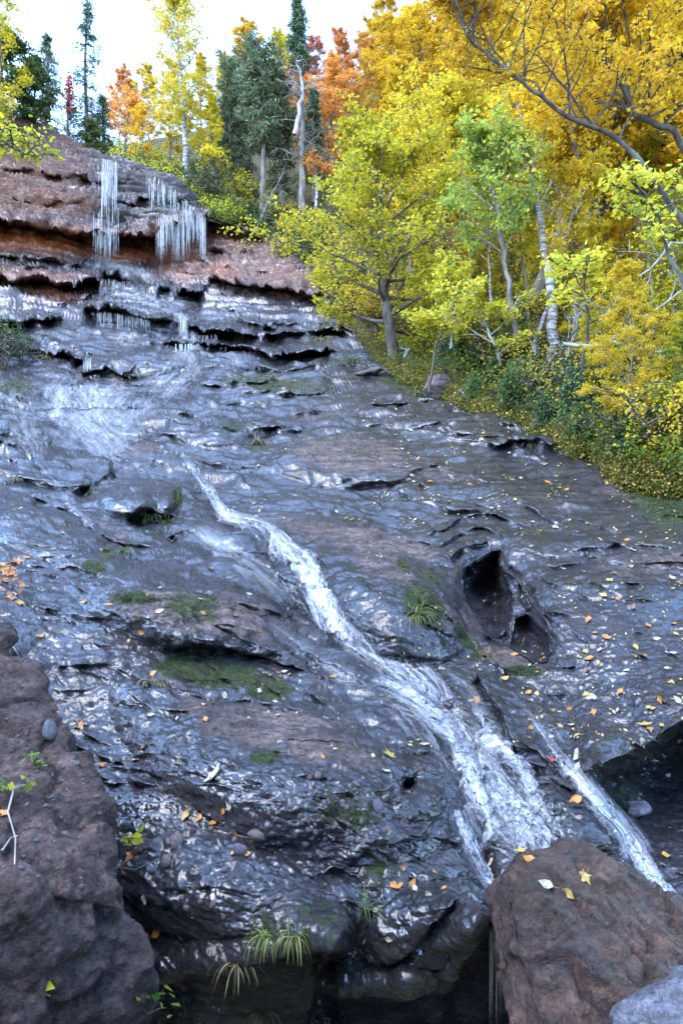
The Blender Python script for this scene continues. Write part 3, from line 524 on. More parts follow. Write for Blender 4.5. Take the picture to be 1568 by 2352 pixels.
hx = H.astype(np.float32); hd = .5*fbm(hx*.4, 4, 91)+.22*fbm(hx*1.6, 4, 92)+.05*fbm(hx*6, 3, 93); edgefade = np.clip((1-ht)*14, .12, 1)[:, None]
H = H+np.array([0, 0, 1])*(hd*edgefade)[..., None]; HN = gnormals(H)
hi = np.arange(hr*hc).reshape(hr, hc); HF = np.stack([hi[:-1, :-1], hi[1:, :-1], hi[1:, 1:], hi[:-1, 1:]], -1).reshape(-1, 4)
hb = H[0].copy(); hb[:, 1] += 60; hb[:, 2] += 0; hbi = np.arange(hc)+hr*hc; HFb = np.stack([hbi[:-1], hi[0, :-1], hi[0, 1:], hbi[1:]], -1)
me = raw_mesh('hillside', np.concatenate([H.reshape(-1, 3), hb]), [HF, HFb], mats=[M['soil']])
tag(link(bpy.data.objects.new('hillside', me)), kind='structure')
def hill(u, v):
    u = np.asarray(u, float); v = np.asarray(v, float); ev = np.interp(u, hu, e_v); tv = np.interp(u, hu, t_v)
    c = np.clip((u-180)/1720*(hc-1), 0, hc-1.001); r = np.clip((v-tv)/(ev-tv)*(hr-1), 0, hr-1.001); i, j = r.astype(int), c.astype(int); a, b_ = (r-i)[..., None], (c-j)[..., None]
    f = lambda A: A[i, j]*(1-a)*(1-b_)+A[i+1, j]*a*(1-b_)+A[i, j+1]*(1-a)*b_+A[i+1, j+1]*a*b_
    n = f(HN); return f(H), n/(np.linalg.norm(n, axis=-1, keepdims=True)+1e-9)
# the ground goes on beyond what the photograph shows
gy = np.array([(-60, -60, -6), (60, -60, -6), (60, 6, -3.4), (-60, 6, -3.4)], float)
gm = MB(); n = 40; X, Y = np.meshgrid(np.linspace(-60, 60, n), np.linspace(-40, 90, n)); Z = -3.6+.3*fbm(np.stack([X*.1, Y*.1, X*0], -1), 3, 5)
gi = np.arange(n*n).reshape(n, n); gm.add(np.stack([X, Y, Z], -1).reshape(-1, 3), np.stack([gi[:-1, :-1], gi[:-1, 1:], gi[1:, 1:], gi[1:, :-1]], -1).reshape(-1, 4))
tag(gm.obj('ground', [M['soil']]), kind='structure')
# added unseen slope behind and beside the viewpoint, screens low sky to deepen contrast
na_, nh_ = 120, 50; A_ = np.radians(np.linspace(96, 262, na_)); T_ = np.linspace(0, 1, nh_); AA, TT = np.meshgrid(A_, T_)
RR = 7+3*np.cos(AA-math.pi)*-1+TT*7+.9*fbm(np.stack([AA*4, TT*4, 0*AA], -1), 4, 8); ZZ = -4+TT**.9*9+1.2*fbm(np.stack([AA*5, TT*3, 0*AA+4], -1), 4, 9)
gm = MB(); ai = np.arange(na_*nh_).reshape(nh_, na_); gm.add(np.stack([np.sin(AA)*RR, np.cos(AA)*RR-1, ZZ], -1).reshape(-1, 3), np.stack([ai[:-1, :-1], ai[:-1, 1:], ai[1:, 1:], ai[1:, :-1]], -1).reshape(-1, 4))
tag(gm.obj('added_shade_slope', [M['soil']]), kind='structure')
# ------------------------------------------------------------------ trees
def unit(v): return v/(np.linalg.norm(v, axis=-1, keepdims=True)+1e-9)
def leaf_quads(mb, c, size, r, droop=.35, up=1.0, wid=.36):
    n = len(c)
    if not n: return
    a = r.normal(size=(n, 3)); a[:, 2] = a[:, 2]*.45-droop; a = unit(a)
    nn = r.normal(size=(n, 3))*.75; nn[:, 2] += up; b = unit(np.cross(nn, a)); nn = np.cross(a, b)
    s = (size*r.uniform(.6, 1.25, n))[:, None]
    mb.quads(np.stack([c-a*s*.5, c+b*s*wid+a*s*.03+nn*s*.06, c+a*s*.5, c-b*s*wid+a*s*.03+nn*s*.06], 1))
def curve(p0, d, L, r, n=5, bend=.25, up=.15):
    pts = [np.asarray(p0, float)]; d = unit(np.asarray(d, float))
    for i in range(n-1):
        d = unit(d+r.normal(size=3)*bend*.5+np.array([0, 0, up*.5])); pts.append(pts[-1]+d*L/(n-1))
    return np.array(pts)
def sample(pts, f):
    f = np.clip(f, 0, .9999)*(len(pts)-1); i = int(f); a = f-i; return pts[i]*(1-a)+pts[i+1]*a
def broadleaf(r, trunk, r0, r1, nl, spread, nleaf, lsize, start=.3, subs=5, twigs=4, el=(15, 65), shape=1.0, droop=.35, bias=None, flat=.5, thick=1.0, tn=8, sc=.55):
    """wood and leaves of one broadleaved tree; trunk is a polyline in metres"""
    wood, lv = MB(), MB(); trunk = np.asarray(trunk, float)
    rad = np.linspace(r0, r1, len(trunk)); wood.tube(trunk, rad, tn); tips = []
    ga = r.uniform(0, 6.28)
    for k in range(nl):
        f = start+(1-start)*((k+r.uniform(0, .8))/nl); p = sample(trunk, f); rr = r0+(r1-r0)*f
        az = ga+k*2.4+r.normal()*.3; e = math.radians(el[0]+(el[1]-el[0])*f+r.normal()*7)
        d = np.array([math.cos(az)*math.cos(e), math.sin(az)*math.cos(e), math.sin(e)])
        if bias is not None: d = unit(d+np.asarray(bias))
        g = (f-start)/(1-start+1e-6); Lb = spread*(1-.62*g**1.6)*(.62+.38*min(1, g*4))*r.uniform(.75, 1.15)*shape
        br = curve(p, d, Lb, r, 6, .28, .10); wood.tube(br, np.linspace(max(rr*.5, .012*thick), .006*thick, 6), 5)
        for q in range(subs):
            ff = .28+.72*(q+r.uniform(0, .9))/subs; pp = sample(br, ff); dd = unit(unit(br[-1]-br[0])*.7+r.normal(size=3)*np.array([1, 1, flat])*.8)
            sb = curve(pp, dd, Lb*.42*(1.2-.6*ff), r, 4, .3, .05); wood.tube(sb, np.linspace(.010*thick, .004*thick, 4), 4, False)
            for t in range(twigs):
                pt = sample(sb, r.uniform(.2, 1)); dt = unit(unit(sb[-1]-sb[0])*.6+r.normal(size=3)*np.array([1, 1, flat]))
                tw = curve(pt, dt, Lb*.20*r.uniform(.6, 1.3), r, 3, .3, -.05); tips.append(tw)
                if t % 2 == 0: wood.tube(tw, np.array([.005, .004, .003])*thick, 3, False)
    per = max(1, nleaf//len(tips)); T = np.array(tips); f = r.uniform(0, 1, (len(T), per, 1))
    c = np.where(f < .5, T[:, None, 0]*(1-2*f)+T[:, None, 1]*2*f, T[:, None, 1]*(2-2*f)+T[:, None, 2]*(2*f-1))
    c = c+r.normal(size=c.shape)*np.array([1, 1, .6])*lsize*sc*1.4
    leaf_quads(lv, c.reshape(-1, 3), lsize, r, droop)
    return wood, lv
def conifer(r, h, rad, nwh, per, r0, needle=.05, dens=1.0, start=.12, droop=-.15, gaps=0.0, tuft=False):
    wood, lv = MB(), MB(); tr = np.array([(0, 0, -.5), (r.normal()*.02*h, 0, h*.5), (r.normal()*.02*h, r.normal()*.02*h, h)]); wood.tube(tr, [r0, r0*.6, .012], 7)
    C, A = [], []
    for k in range(nwh):
        f = start+(1-start)*(k+r.uniform(0, .6))/nwh; p = sample(tr, (f*h+.5)/(h+.5)); n_ = per if not tuft else max(2, per-1)
        for j in range(n_):
            if r.uniform() < gaps: continue
            az = r.uniform(0, 6.28); g = (1-f)/(1-start); L = rad*(g**.75*.95+.05)*r.uniform(.6, 1.1)
            if tuft: L = rad*(.35+.65*math.sin(min(1, g*1.15+.12)*2.6))*r.uniform(.6, 1.1)
            d = np.array([math.cos(az), math.sin(az), droop+.5*(f-.45)]); br = curve(p, d, L, r, 5, .12, .08); wood.tube(br, np.linspace(.018, .005, 5)*(r0/.12), 4, False)
            m = int(max(8, L*26*dens)); t = r.uniform(.15, 1, m); pts = np.array([sample(br, x) for x in t]); side = unit(np.cross(d, [0, 0, 1]))
            off = side*(r.uniform(-1, 1, m)*(1.05-t)*L*.42+r.normal(size=m)*.04)[:, None]; off[:, 2] -= np.abs(off[:, :2]).sum(1)*.25+r.uniform(0, .06, m)
            C.append(pts+off); A.append(unit(d[None]*.6+off*2/(L*.3+.1)+r.normal(size=(m, 3))*(.35 if not tuft else .9)))
    C = np.concatenate(C); A = np.concatenate(A); k = 3 if not tuft else 4
    for i in range(k):
        a = unit(A+r.normal(size=A.shape)*.4); c = C+r.normal(size=C.shape)*needle*1.2; b = unit(np.cross(a, r.normal(size=a.shape))); n = needle*r.uniform(1.4, 2.8, len(c))[:, None]
        lv.quads(np.stack([c-a*n, c+b*needle*.38, c+a*n, c-b*needle*.38], 1))
    return wood, lv
def plant_tree(name, loc, wood, lv, wm, lm, label, cat='tree', group=None, origin=(0, 0, 0)):
    t = empty(name, loc, label, cat, group); w_ = wood.obj('trunk', [wm], t, origin=origin); c = lv.obj('crown', [lm], t, smooth=False, origin=origin)
    return t
def copy_tree(src, loc, rz=0, sc=1.0, lm=None, label=None, group=None, tilt=(0, 0)):
    c = src.copy(); link(c); c.location = loc; c.rotation_euler = (tilt[0], tilt[1], rz); c.scale = (sc,)*3 if np.isscalar(sc) else sc
    if label: c['label'] = label
    if group: c['group'] = group
    for ch in src.children:
        k = ch.copy(); link(k); k.parent = c
        if lm is not None and ch.name.split('.')[0] in ('crown', 'leaves'):
            k.material_slots[0].link = 'OBJECT'; k.material_slots[0].material = lm
    return c
def img_trunk(pts, d, base_drop=.3):
    """trunk polyline surveyed as (u, v) at distance d (or a list of distances)"""
    pts = np.array(pts, float); d = np.broadcast_to(d, len(pts)) if np.isscalar(d) else np.array(d, float); w_ = P(pts[:, 0], pts[:, 1], d)
    t = np.linspace(0, len(pts)-1, (len(pts)-1)*4+1); o = []
    for x in t:                          # Catmull-Rom for smooth bends
        i = min(int(x), len(pts)-2); a = x-i; p0, p1, p2, p3 = w_[max(i-1, 0)], w_[i], w_[i+1], w_[min(i+2, len(w_)-1)]
        o.append(.5*((2*p1)+(-p0+p2)*a+(2*p0-5*p1+4*p2-p3)*a*a+(-p0+3*p1-3*p2+p3)*a**3))
    return np.array(o)
def jit(o, r, a): o = o.copy(); o[1:-1] += r.normal(size=(len(o)-2, 3))*a; return o
# prototypes for the woods on the hillside
def upright(r, h, n=6, w_=.05):
    z = np.linspace(-.4, h, n); return np.stack([np.cumsum(r.normal(size=n)*w_*h/n*2), np.cumsum(r.normal(size=n)*w_*h/n*2), z], -1)
protos = []
for k, (h, sp, nlv, ls) in enumerate([(9, 3.4, 20000, .125), (10.5, 3.0, 20000, .125), (8, 3.0, 17000, .12), (11, 3.6, 24000, .13)]):
    r = np.random.default_rng(100+k); wd, lv = broadleaf(r, upright(r, h), .11, .02, 26, sp, nlv, ls, start=.22, el=(10, 70), tn=6, thick=1.4)
    protos.append((wd.mesh('wood', [M['greybark' if k % 2 else 'bark']]), lv.mesh('leaves', [M['gold']], False)))
def proto_tree(name, k, loc, rz, sc, lm, label, cat='tree', group=None, bark=None):
    t = empty(name, loc, label, cat, group); t.rotation_euler.z = rz; t.scale = (sc,)*3 if np.isscalar(sc) else sc
    a = link(bpy.data.objects.new('trunk', protos[k][0])); b = link(bpy.data.objects.new('crown', protos[k][1])); a.parent = t; b.parent = t
    b.material_slots[0].link = 'OBJECT'; b.material_slots[0].material = M[lm]
    if bark: a.material_slots[0].link = 'OBJECT'; a.material_slots[0].material = M[bark]
    return t
# woods: (u, v) of the foot on the hillside, prototype, scale, leaf colour
woods = []
rr = random.Random(11)
skyl = [(300, 352, 'orange', .36), (345, 366, 'yellow', .42), (385, 396, 'yellow', .45), (450, 400, 'yellow', .50), (500, 390, 'yellow', .52), (560, 360, 'gold', .62), (620, 340, 'yellow', .62), (680, 330, 'gold', .6), (735, 330, 'red', .52), (770, 300, 'orange', .52), (790, 380, 'orange', .6), (745, 430, 'orange', .62),
        (830, 330, 'orange', .60), (850, 280, 'gold', .56), (900, 300, 'gold', .66), (950, 290, 'gold', .66), (1000, 270, 'gold', .68), (1060, 240, 'gold', .74), (880, 360, 'gold', .72), (960, 370, 'gold', .75), (1030, 360, 'gold', .75), (470, 445, 'yellow', .36), (330, 385, 'gold', .30), (700, 420, 'orange', .5), (400, 350, 'yellow', .40), (270, 348, 'orange', .40), (655, 300, 'yellow', .62)]
for u, v, c, sc in skyl: woods.append((u, v, rr.randrange(4), sc, c))
for v0, n, s0 in ((420, 9, .75), (500, 8, .72), (590, 7, .62)):
    for i in range(n):
        u = 830+(i+rr.random())*(900/n); v = v0+rr.uniform(-30, 30)
        woods.append((u, v, rr.randrange(4), s0*rr.uniform(.85, 1.2)*(1 if u > 1080 else (.55 if v0 == 420 else .72)), 'gold' if v < 520 or rr.random() < .45 else ('yellow' if rr.random() < .75 else 'lime')))
for i in range(9): woods.append((1100+i*85+rr.uniform(-30, 30), 300+rr.uniform(-60, 60), rr.randrange(4), rr.uniform(.95, 1.15), 'gold'))
for u, v in ((1620, 640), (1580, 540), (1720, 620)): woods.append((u, v, rr.randrange(4), .8, 'gold'))
LB = {'gold': ('golden yellow tree in the dense autumn wood on the hillside', 'golden trees of the hillside wood'), 'yellow': ('lemon yellow tree in the wood behind the bank', 'lemon yellow trees of the hillside wood'),
      'lime': ('yellow green tree low in the wood right of the slab', 'yellow green trees of the hillside wood'), 'orange': ('orange leaved tree on the skyline right of the dead spruce', 'orange trees on the skyline'), 'red': ('dull red leaved tree on the skyline beside the tall dead spruce', None)}
for u, v, k, sc, c in woods:
    p, _ = hill(u, v); l, g = LB[c]
    if u < 420 and c == 'orange': l, g = 'small orange tree standing against the sky just right of the waterfall lip', 'orange trees at the waterfall lip'
    elif u < 720 and c in ('yellow', 'gold'): l, g = ('golden' if c == 'gold' else 'yellow')+' tree on the rim '+('right by the waterfall' if u < 400 else 'around the tall birch' if u < 480 else 'left of the pines' if u < 540 else 'behind the pines' if u < 640 else 'around the dead spruce')+(', low down' if v > 380 else ''), 'yellow trees behind the waterfall'
    else:
        if c != 'red' and c != 'orange':
            row = 'high near the skyline' if v < 345 else ('on the upper hillside' if v < 460 else ('halfway up the hillside' if v < 620 else 'low on the hillside'))
            col = 'between the dead spruce and the crooked tree' if u < 900 else ('behind the straight brown trunk' if u < 1080 else ('behind the white birch' if u < 1280 else ('behind the slim pale trunks' if u < 1440 else 'behind the stout grey trunk at the right')))
            l = {'gold': 'golden', 'yellow': 'lemon yellow', 'lime': 'yellow green'}[c]+' tree '+row+' '+col
        if c == 'orange': l = 'orange tree '+('on the skyline' if v < 340 else 'below the skyline')+' right of the dead spruce'
    proto_tree('autumn_tree', k, p, rr.uniform(0, 6.28), sc, c, l, 'tree', g)
for i in range(34):
    u = rr.uniform(940, 1800); e = float(np.interp(u, EDGE[:, 0], EDGE[:, 1])); h_ = rr.uniform(70, 320); v = e-h_
    if v < 520: continue
    p, _ = hill(u, v); c = rr.choice(['yellow', 'yellow', 'lime', 'lime', 'green'] if h_ < 220 else ['gold', 'yellow', 'lime']); nm = {'gold': 'golden', 'yellow': 'yellow', 'lime': 'yellow green', 'green': 'green'}[c]
    z_ = 'left of the thin grey birch' if u < 1130 else ('around the two birches' if u < 1300 else ('behind the bare branches' if u < 1480 else 'towards the right edge'))
    proto_tree('understorey_tree', rr.randrange(4), p, rr.uniform(0, 6.28), rr.uniform(.12, .20)*(1 if h_ < 200 else 1.5), c, 'small '+nm+' understorey tree '+('low on the slope ' if h_ < 180 else 'higher up the slope ')+z_, 'tree', nm+' understorey trees of the right slope')
# --- single trees surveyed in the photograph
def custom(name, seed, pts, d, r0, r1, label, lm, bark, nl=16, spread=1.5, nleaf=6000, ls=.09, **kw):
    r = np.random.default_rng(seed); tr = jit(img_trunk(pts, d), r, .015); foot = tr[0].copy()
    wd, lv = broadleaf(r, tr-foot, r0, r1, nl, spread, nleaf, ls, **kw); t = empty(name, foot, label, 'tree'); wd.obj('trunk', [M[bark]], t); lv.obj('crown', [M[lm]], t, smooth=False); return t
custom('leaning_tree', 1, [(915, 868), (900, 790), (888, 700), (882, 620), (885, 540), (870, 450), (862, 380)], 15.2, .15, .02, 'crooked dark trunked tree rooted at the edge of the slab with yellow green leaves', 'lime', 'bark', 30, 2.7, 17000, .095, start=.22, el=(-2, 60), subs=6, twigs=5, flat=.35)
custom('leaning_tree', 2, [(1020, 760), (1012, 620), (1020, 500), (1036, 400), (1046, 300)], 17, .13, .03, 'straight brown trunked yellow tree behind the crooked bank tree', 'yellow', 'bark', 26, 2.6, 12000, .10, start=.42, el=(10, 65))
custom('birch_tree', 3, [(1272, 890), (1268, 790), (1265, 700), (1258, 600), (1240, 500), (1225, 420), (1214, 330), (1190, 250), (1172, 200)], 12.5, .11, .02, 'slender white birch leaning slightly left with a bare lower trunk', 'yellow', 'birch', 16, 1.3, 3600, .075, start=.5, el=(20, 65))
custom('birch_tree', 4, [(1190, 800), (1172, 700), (1158, 600), (1145, 500), (1130, 420), (1128, 350)], 12.3, .06, .012, 'thin grey birch with blue green leaves left of the white birch', 'seagreen', 'greybark', 22, 1.5, 6500, .085, start=.42, el=(5, 60), flat=.3)
custom('forked_tree', 5, [(1185, 850), (1215, 720), (1250, 620), (1300, 500), (1345, 410), (1380, 320), (1405, 250)], 15, .13, .05, 'dark trunk leaning right behind the white birch', 'gold', 'greybark', 14, 2.8, 12000, .12, start=.6, el=(10, 60))
custom('forked_tree', 6, [(1185, 850), (1240, 650), (1275, 560), (1290, 480), (1312, 400), (1345, 310)], 15.3, .10, .03, 'pale stem rising behind the leaning dark trunk', 'gold', 'greybark', 12, 2.4, 8000, .12, start=.55, el=(10, 60))
custom('slender_tree', 7, [(1330, 640), (1362, 540), (1375, 430), (1400, 320), (1420, 240)], 16.5, .07, .02, 'slim pale trunk right of the leaning dark trunk', 'gold', 'greybark', 12, 2.0, 7000, .12, start=.5)
custom('slender_tree', 8, [(1412, 585), (1400, 500), (1388, 440), (1395, 390)], 18, .10, .03, 'short yellow brown stem between the slim trunk and the stout trunk', 'gold', 'bark', 10, 2.0, 5000, .12, start=.5)
custom('stout_tree', 9, [(1478, 620), (1470, 520), (1452, 420), (1440, 330), (1425, 240), (1430, 150)], 17.5, .20, .06, 'stout grey trunked tree on the right of the wood', 'gold', 'greybark', 18, 3.4, 15000, .125, start=.45)
custom('arching_tree', 10, [(1680, 760), (1600, 560), (1484, 390), (1400, 312), (1300, 265), (1220, 205), (1160, 155), (1100, 110), (1068, 75), (1055, 20)], [9.4, 9.3, 9.2, 9.2, 9.1, 9.0, 8.9, 8.9, 8.8, 8.8], 0.046, .010, 'long dark trunk arching left across the golden canopy at the top right', 'gold', 'darkbark', 26, 2.0, 7000, .075, start=.3, el=(25, 70), bias=(0, 0, .25))
custom('arching_tree', 11, [(1720, 620), (1568, 330), (1510, 285), (1455, 260), (1440, 215), (1405, 175), (1385, 130), (1380, 90)], 10.5, .06, .015, 'knotted dark limb tree reaching in from the right edge below the top corner', 'gold', 'darkbark', 24, 2.4, 12000, .09, start=.25, el=(15, 70))
custom('arching_tree', 12, [(1760, 500), (1640, 220), (1560, 120), (1470, 60), (1400, 10), (1300, -60)], 11.5, .055, .015, 'golden canopy tree leaning in over the top right corner', 'gold', 'darkbark', 26, 2.8, 15000, .095, start=.2, el=(5, 60), bias=(0, 0, -.1))
custom('slender_tree', 13, [(1562, 760), (1545, 560), (1530, 400), (1515, 200)], 19, .15, .05, 'dark straight trunk near the right edge of the picture', 'gold', 'bark', 18, 3.0, 11000, .125, start=.4)
custom('maple_sapling', 14, [(1130, 905), (1148, 830), (1120, 760), (1108, 735)], 12.4, .05, .012, 'small pale stemmed sapling with bright yellow leaves over the bank left of the birch', 'lime_bright', 'deadwood', 10, 1.1, 1900, .085, start=.35, el=(0, 40), flat=.3)
custom('maple_sapling', 15, [(1330, 900), (1345, 780), (1345, 690), (1310, 610)], 9.6, .03, .008, 'maple sapling with large bright yellow leaves right of the white birch', 'lime_bright', 'darkbark', 8, .7, 700, .095, start=.45, el=(-5, 40), flat=.3)
custom('maple_sapling', 16, [(985, 900), (1000, 800), (1035, 720), (1040, 650)], 12.6, .03, .008, 'low maple sapling with green and yellow leaves right of the crooked tree', 'lime_bright', 'bark', 10, 1.0, 2000, .085, start=.35, el=(0, 40), flat=.3)
custom('maple_sapling', 17, [(1640, 900), (1560, 640), (1500, 480), (1450, 420)], 8.0, .03, .008, 'pale yellow leaved maple branch tree at the right edge above the bare branches', 'lime_bright', 'darkbark', 10, .6, 900, .075, start=.45, el=(-5, 40), flat=.3)
custom('tall_birch', 18, [(428, 430), (425, 340), (420, 250), (412, 150), (408, 60), (405, 20)], 28.5, .13, .02, 'tall thin birch with sparse pale leaves standing against the white sky', 'yellow', 'birch', 34, 2.0, 5200, .13, start=.28, el=(25, 70))
custom('slender_tree', 19, [(500, 440), (492, 400), (480, 370)], 27.5, .08, .03, 'small crooked pale trunk on the rim right of the tall birch', 'yellow', 'greybark', 8, .9, 900, .12, start=.5)
custom('slender_tree', 20, [(285, 385), (288, 320), (298, 250)], 34, .09, .03, 'slim pale stem just right of the waterfall lip with orange leaves', 'orange', 'greybark', 10, 1.6, 1500, .14, start=.5)
def a_parts(b):
    V = np.concatenate(b.V); Q = np.concatenate(b.Q) if b.Q else None; T = np.concatenate(b.T) if b.T else None; return [(V, Q, T)]
for k, (pts, d, r0, bk, lm, where) in enumerate([([(1090, 760), (1080, 640), (1068, 520), (1040, 420)], 15.5, .05, 'greybark', 'yellow', 'between the crooked tree and the thin grey birch'), ([(1118, 800), (1128, 700), (1122, 600), (1128, 520)], 13.5, .035, 'birch', 'lime', 'just left of the thin grey birch'), ([(1225, 860), (1215, 760), (1205, 640), (1190, 520), (1188, 430)], 13.8, .04, 'greybark', 'yellow', 'between the two birches'),
      ([(1215, 860), (1235, 760), (1262, 690), (1275, 610), (1312, 500), (1350, 420)], 12.6, .05, 'birch', 'yellow', 'crossing behind the white birch'), ([(1335, 800), (1320, 700), (1330, 600), (1350, 500), (1348, 400)], 13, .04, 'birch', 'yellow', 'right of the white birch'), ([(1425, 800), (1418, 700), (1400, 600), (1372, 500), (1362, 420)], 13, .04, 'greybark', 'yellow', 'behind the pale twisted branch'),
      ([(1500, 800), (1495, 700), (1502, 600), (1520, 480)], 12, .035, 'deadwood', 'lime', 'behind the bare white branches'), ([(1545, 860), (1550, 760), (1540, 660), (1555, 560)], 11, .03, 'deadwood', 'lime', 'at the right edge of the bare branches'), ([(1035, 800), (1036, 760), (1030, 700)], 13, .03, 'deadwood', 'lime', 'beside the low maple sapling'), ([(725, 480), (728, 430), (724, 390)], 26, .07, 'birch', 'orange', 'right of the dead spruce'), ([(945, 640), (940, 520), (952, 430)], 20, .07, 'greybark', 'yellow', 'behind the crown of the crooked tree')]):
    custom('slender_tree', 120+k, pts, d, r0, r0*.35, 'thin pale stemmed tree '+where, lm, bk, 9, 1.0, 1500, .085, start=.6, el=(10, 60), flat=.35)
# dead spruce snag and the pines right of it
def snag(name, seed, pts, d, r0, label, nb, L, bark='deadwood', twig=True, el=(-20, 35), start=.25):
    r = np.random.default_rng(seed); tr = jit(img_trunk(pts, d), r, .01*d/10); foot = tr[0].copy(); tr = tr-foot; mb = MB(); mb.tube(tr, np.linspace(r0, r0*.15, len(tr)), 7); tw = MB()
    for k in range(nb):
        f = start+(1-start)*r.uniform(); az = r.uniform(0, 6.28); e = math.radians(r.uniform(*el)); Lb = L*(1.1-f*.8)*r.uniform(.4, 1.2)
        br = curve(sample(tr, f), (math.cos(az)*math.cos(e), math.sin(az)*math.cos(e), math.sin(e)), Lb, r, 6, .35, .05); mb.tube(br, np.linspace(r0*.22, .004, 6), 4, False)
        for q in range(5):
            sb = curve(sample(br, r.uniform(.2, 1)), r.normal(size=3), Lb*.35, r, 4, .5, 0); tw.tube(sb, np.linspace(r0*.08+.003, .003, 4), 3, False)
    mb.add(*a_parts(tw)[0])
    t = empty(name, foot, label, 'dead tree'); mb.obj('trunk', [M[bark]], t); return t
dsp = snag('dead_spruce', 31, [(694, 500), (694, 380), (695, 280), (690, 160), (687, 60)], 26, .16, 'tall dead spruce with bare bristling branches right of the pines', 60, 1.5, 'greybark')
snag('dead_tree', 32, [(676, 310), (688, 240), (696, 200), (682, 150), (694, 130)], 25.6, .10, 'bleached crooked snag leaning against the dead spruce', 16, 1.4)
r = np.random.default_rng(40); wd, lv = conifer(r, 2.6, .55, 16, 6, .05, .055, 1.6, start=.0, droop=.1); wd = None; off = P(688, 150, 26)-np.array(dsp.location); tip = lv.obj('crown', [M['needle']], dsp, smooth=False); tip.location = off; tip['label'] = 'dark green living tip'
for k, (u, v, d, h, rad, tf, lab) in enumerate([(602, 492, 26.5, 6.6, 1.25, True, 'dark green pine with a bare grey lower trunk left of the dead spruce'), (530, 420, 30, 5.4, 1.0, True, 'narrow dark pine at the left of the pine clump'), (648, 470, 28, 5.2, 1.0, True, 'small dark pine between the big pine and the dead spruce'), (560, 440, 31, 6.4, 1.1, True, 'slim tall pine behind the big pine'), (722, 440, 30, 4.6, .8, False, 'dark young spruce right of the dead spruce')]):
    r = np.random.default_rng(50+k); wd, lv = conifer(r, h, rad, 20, 5, .13, .07, .8, start=.36 if k == 0 else .1, droop=.05 if tf else -.2, tuft=tf)
    plant_tree('pine_tree' if tf else 'spruce_tree', P(u, v, d), wd, lv, M['greybark'], M['needle_blue'] if tf else M['needle'], lab, 'pine' if tf else 'spruce')
# upper left rim: spruces, dead brush, red maple, leafy trees
for k, (u, v, d, h, rad, g, lab) in enumerate([(203, 340, 26.5, 6.2, .95, .30, 'tall thin gappy spruce on the left rim against the sky'), (112, 250, 27, 3.0, .75, .2, 'shorter grey green spruce left of the tall gappy spruce'), (240, 345, 27.5, 2.2, .6, .3, 'low ragged spruce at the waterfall lip')]):
    r = np.random.default_rng(60+k); wd, lv = conifer(r, h, rad*1.1, 30 if k == 0 else 18, 4, .09, .05, .5, start=.05, droop=-.35, gaps=g); plant_tree('spruce_tree', P(u, v, d), wd, lv, M['darkbark'], M['needle'], lab, 'spruce')
for k, (u, v, d, nb, L, lab) in enumerate([(110, 310, 26, 60, 1.5, 'reddish grey dead spruce brush on the left rim'), (160, 335, 26, 60, 1.3, 'tangle of grey dead branches on the rim above the caprock'), (215, 340, 26.4, 40, .9, 'grey dead brush beside the waterfall lip')]):
    snag('dead_brush', 70+k, [(u, v), (u-4, v-60), (u-2, v-120-60*(k == 0))], d, .07, lab, nb, L, 'greybark', el=(-50, 40), start=.02)
for k, (u, v, d, h, c, sp, nl_, lab) in enumerate([(30, 270, 24.5, 2.6, 'shrub', 1.3, 7000, 'dark green leafy tree on the left rim under the yellow one'), (75, 285, 25, 2.2, 'shrub', 1.0, 5000, 'green bush on the left rim beside the dead brush'), (-10, 260, 23.5, 4.4, 'yellow', 1.4, 4200, 'yellow leaved tree at the left edge of the rim'), (-60, 300, 21, 3.2, 'lime', 1.5, 3000, 'yellow green tree just outside the left edge reaching in'), (163, 250, 26, 1.1, 'scarlet', .30, 240, 'tiny scarlet maple in front of the tall spruce'), (212, 345, 25.8, .9, 'shrub', .6, 1800, 'small green bush at the rim beside the waterfall')]):
    r = np.random.default_rng(80+k); wd, lv = broadleaf(r, upright(r, h), .06, .015, 18, sp, nl_, .11, start=.1, el=(5, 70)); plant_tree('rim_tree', P(u, v, d), wd, lv, M['darkbark'], M[c], lab, 'tree' if h > 2 else 'bush')
r = np.random.default_rng(90); wd, lv = broadleaf(r, img_trunk([(-160, 420), (-90, 330), (-20, 310), (40, 345), (90, 360)], 9)-P(-160, 420, 9), .03, .006, 16, .7, 900, .07, start=.3, el=(-20, 40)); plant_tree('overhanging_branch', P(-160, 420, 9), wd, lv, M['darkbark'], M['lime'], 'sparse yellow leaved branch reaching in from the left over the red cliff', 'branch')
# ------------------------------------------------------------------ bare fallen branches on the bank at the right
def dead_branch(name, seed, pts, d, r0, label, nb, L, bark='deadwood'):
    r = np.random.default_rng(seed); tr = jit(img_trunk(pts, d), r, .012); foot = tr[0].copy(); tr = tr-foot; mb = MB(); mb.tube(tr, np.linspace(r0, r0*.25, len(tr)), 6)
    main = unit(tr[-1]-tr[0])
    for k in range(nb):
        f = r.uniform(.25, 1); dd = unit(main*.8+r.normal(size=3)*np.array([.7, .5, .8])); br = curve(sample(tr, f), dd, L*(1.2-f*.6)*r.uniform(.4, 1.1), r, 7, .35, .05); mb.tube(br, np.linspace(r0*.4, .003, 7), 4, False)
        for q in range(4):
            sb = curve(sample(br, r.uniform(.2, 1)), unit(dd+r.normal(size=3)*.8), L*.35, r, 5, .4, 0); mb.tube(sb, np.linspace(.004, .002, 5), 3, False)
    return tag(mb.obj(name, [M[bark]], origin=(0, 0, 0)), label, 'dead branch') if False else tag(_place(mb, name, M[bark], foot), label, 'dead branch')
def _place(mb, name, m, foot):
    o = mb.obj(name, [m]); o.location = foot; return o
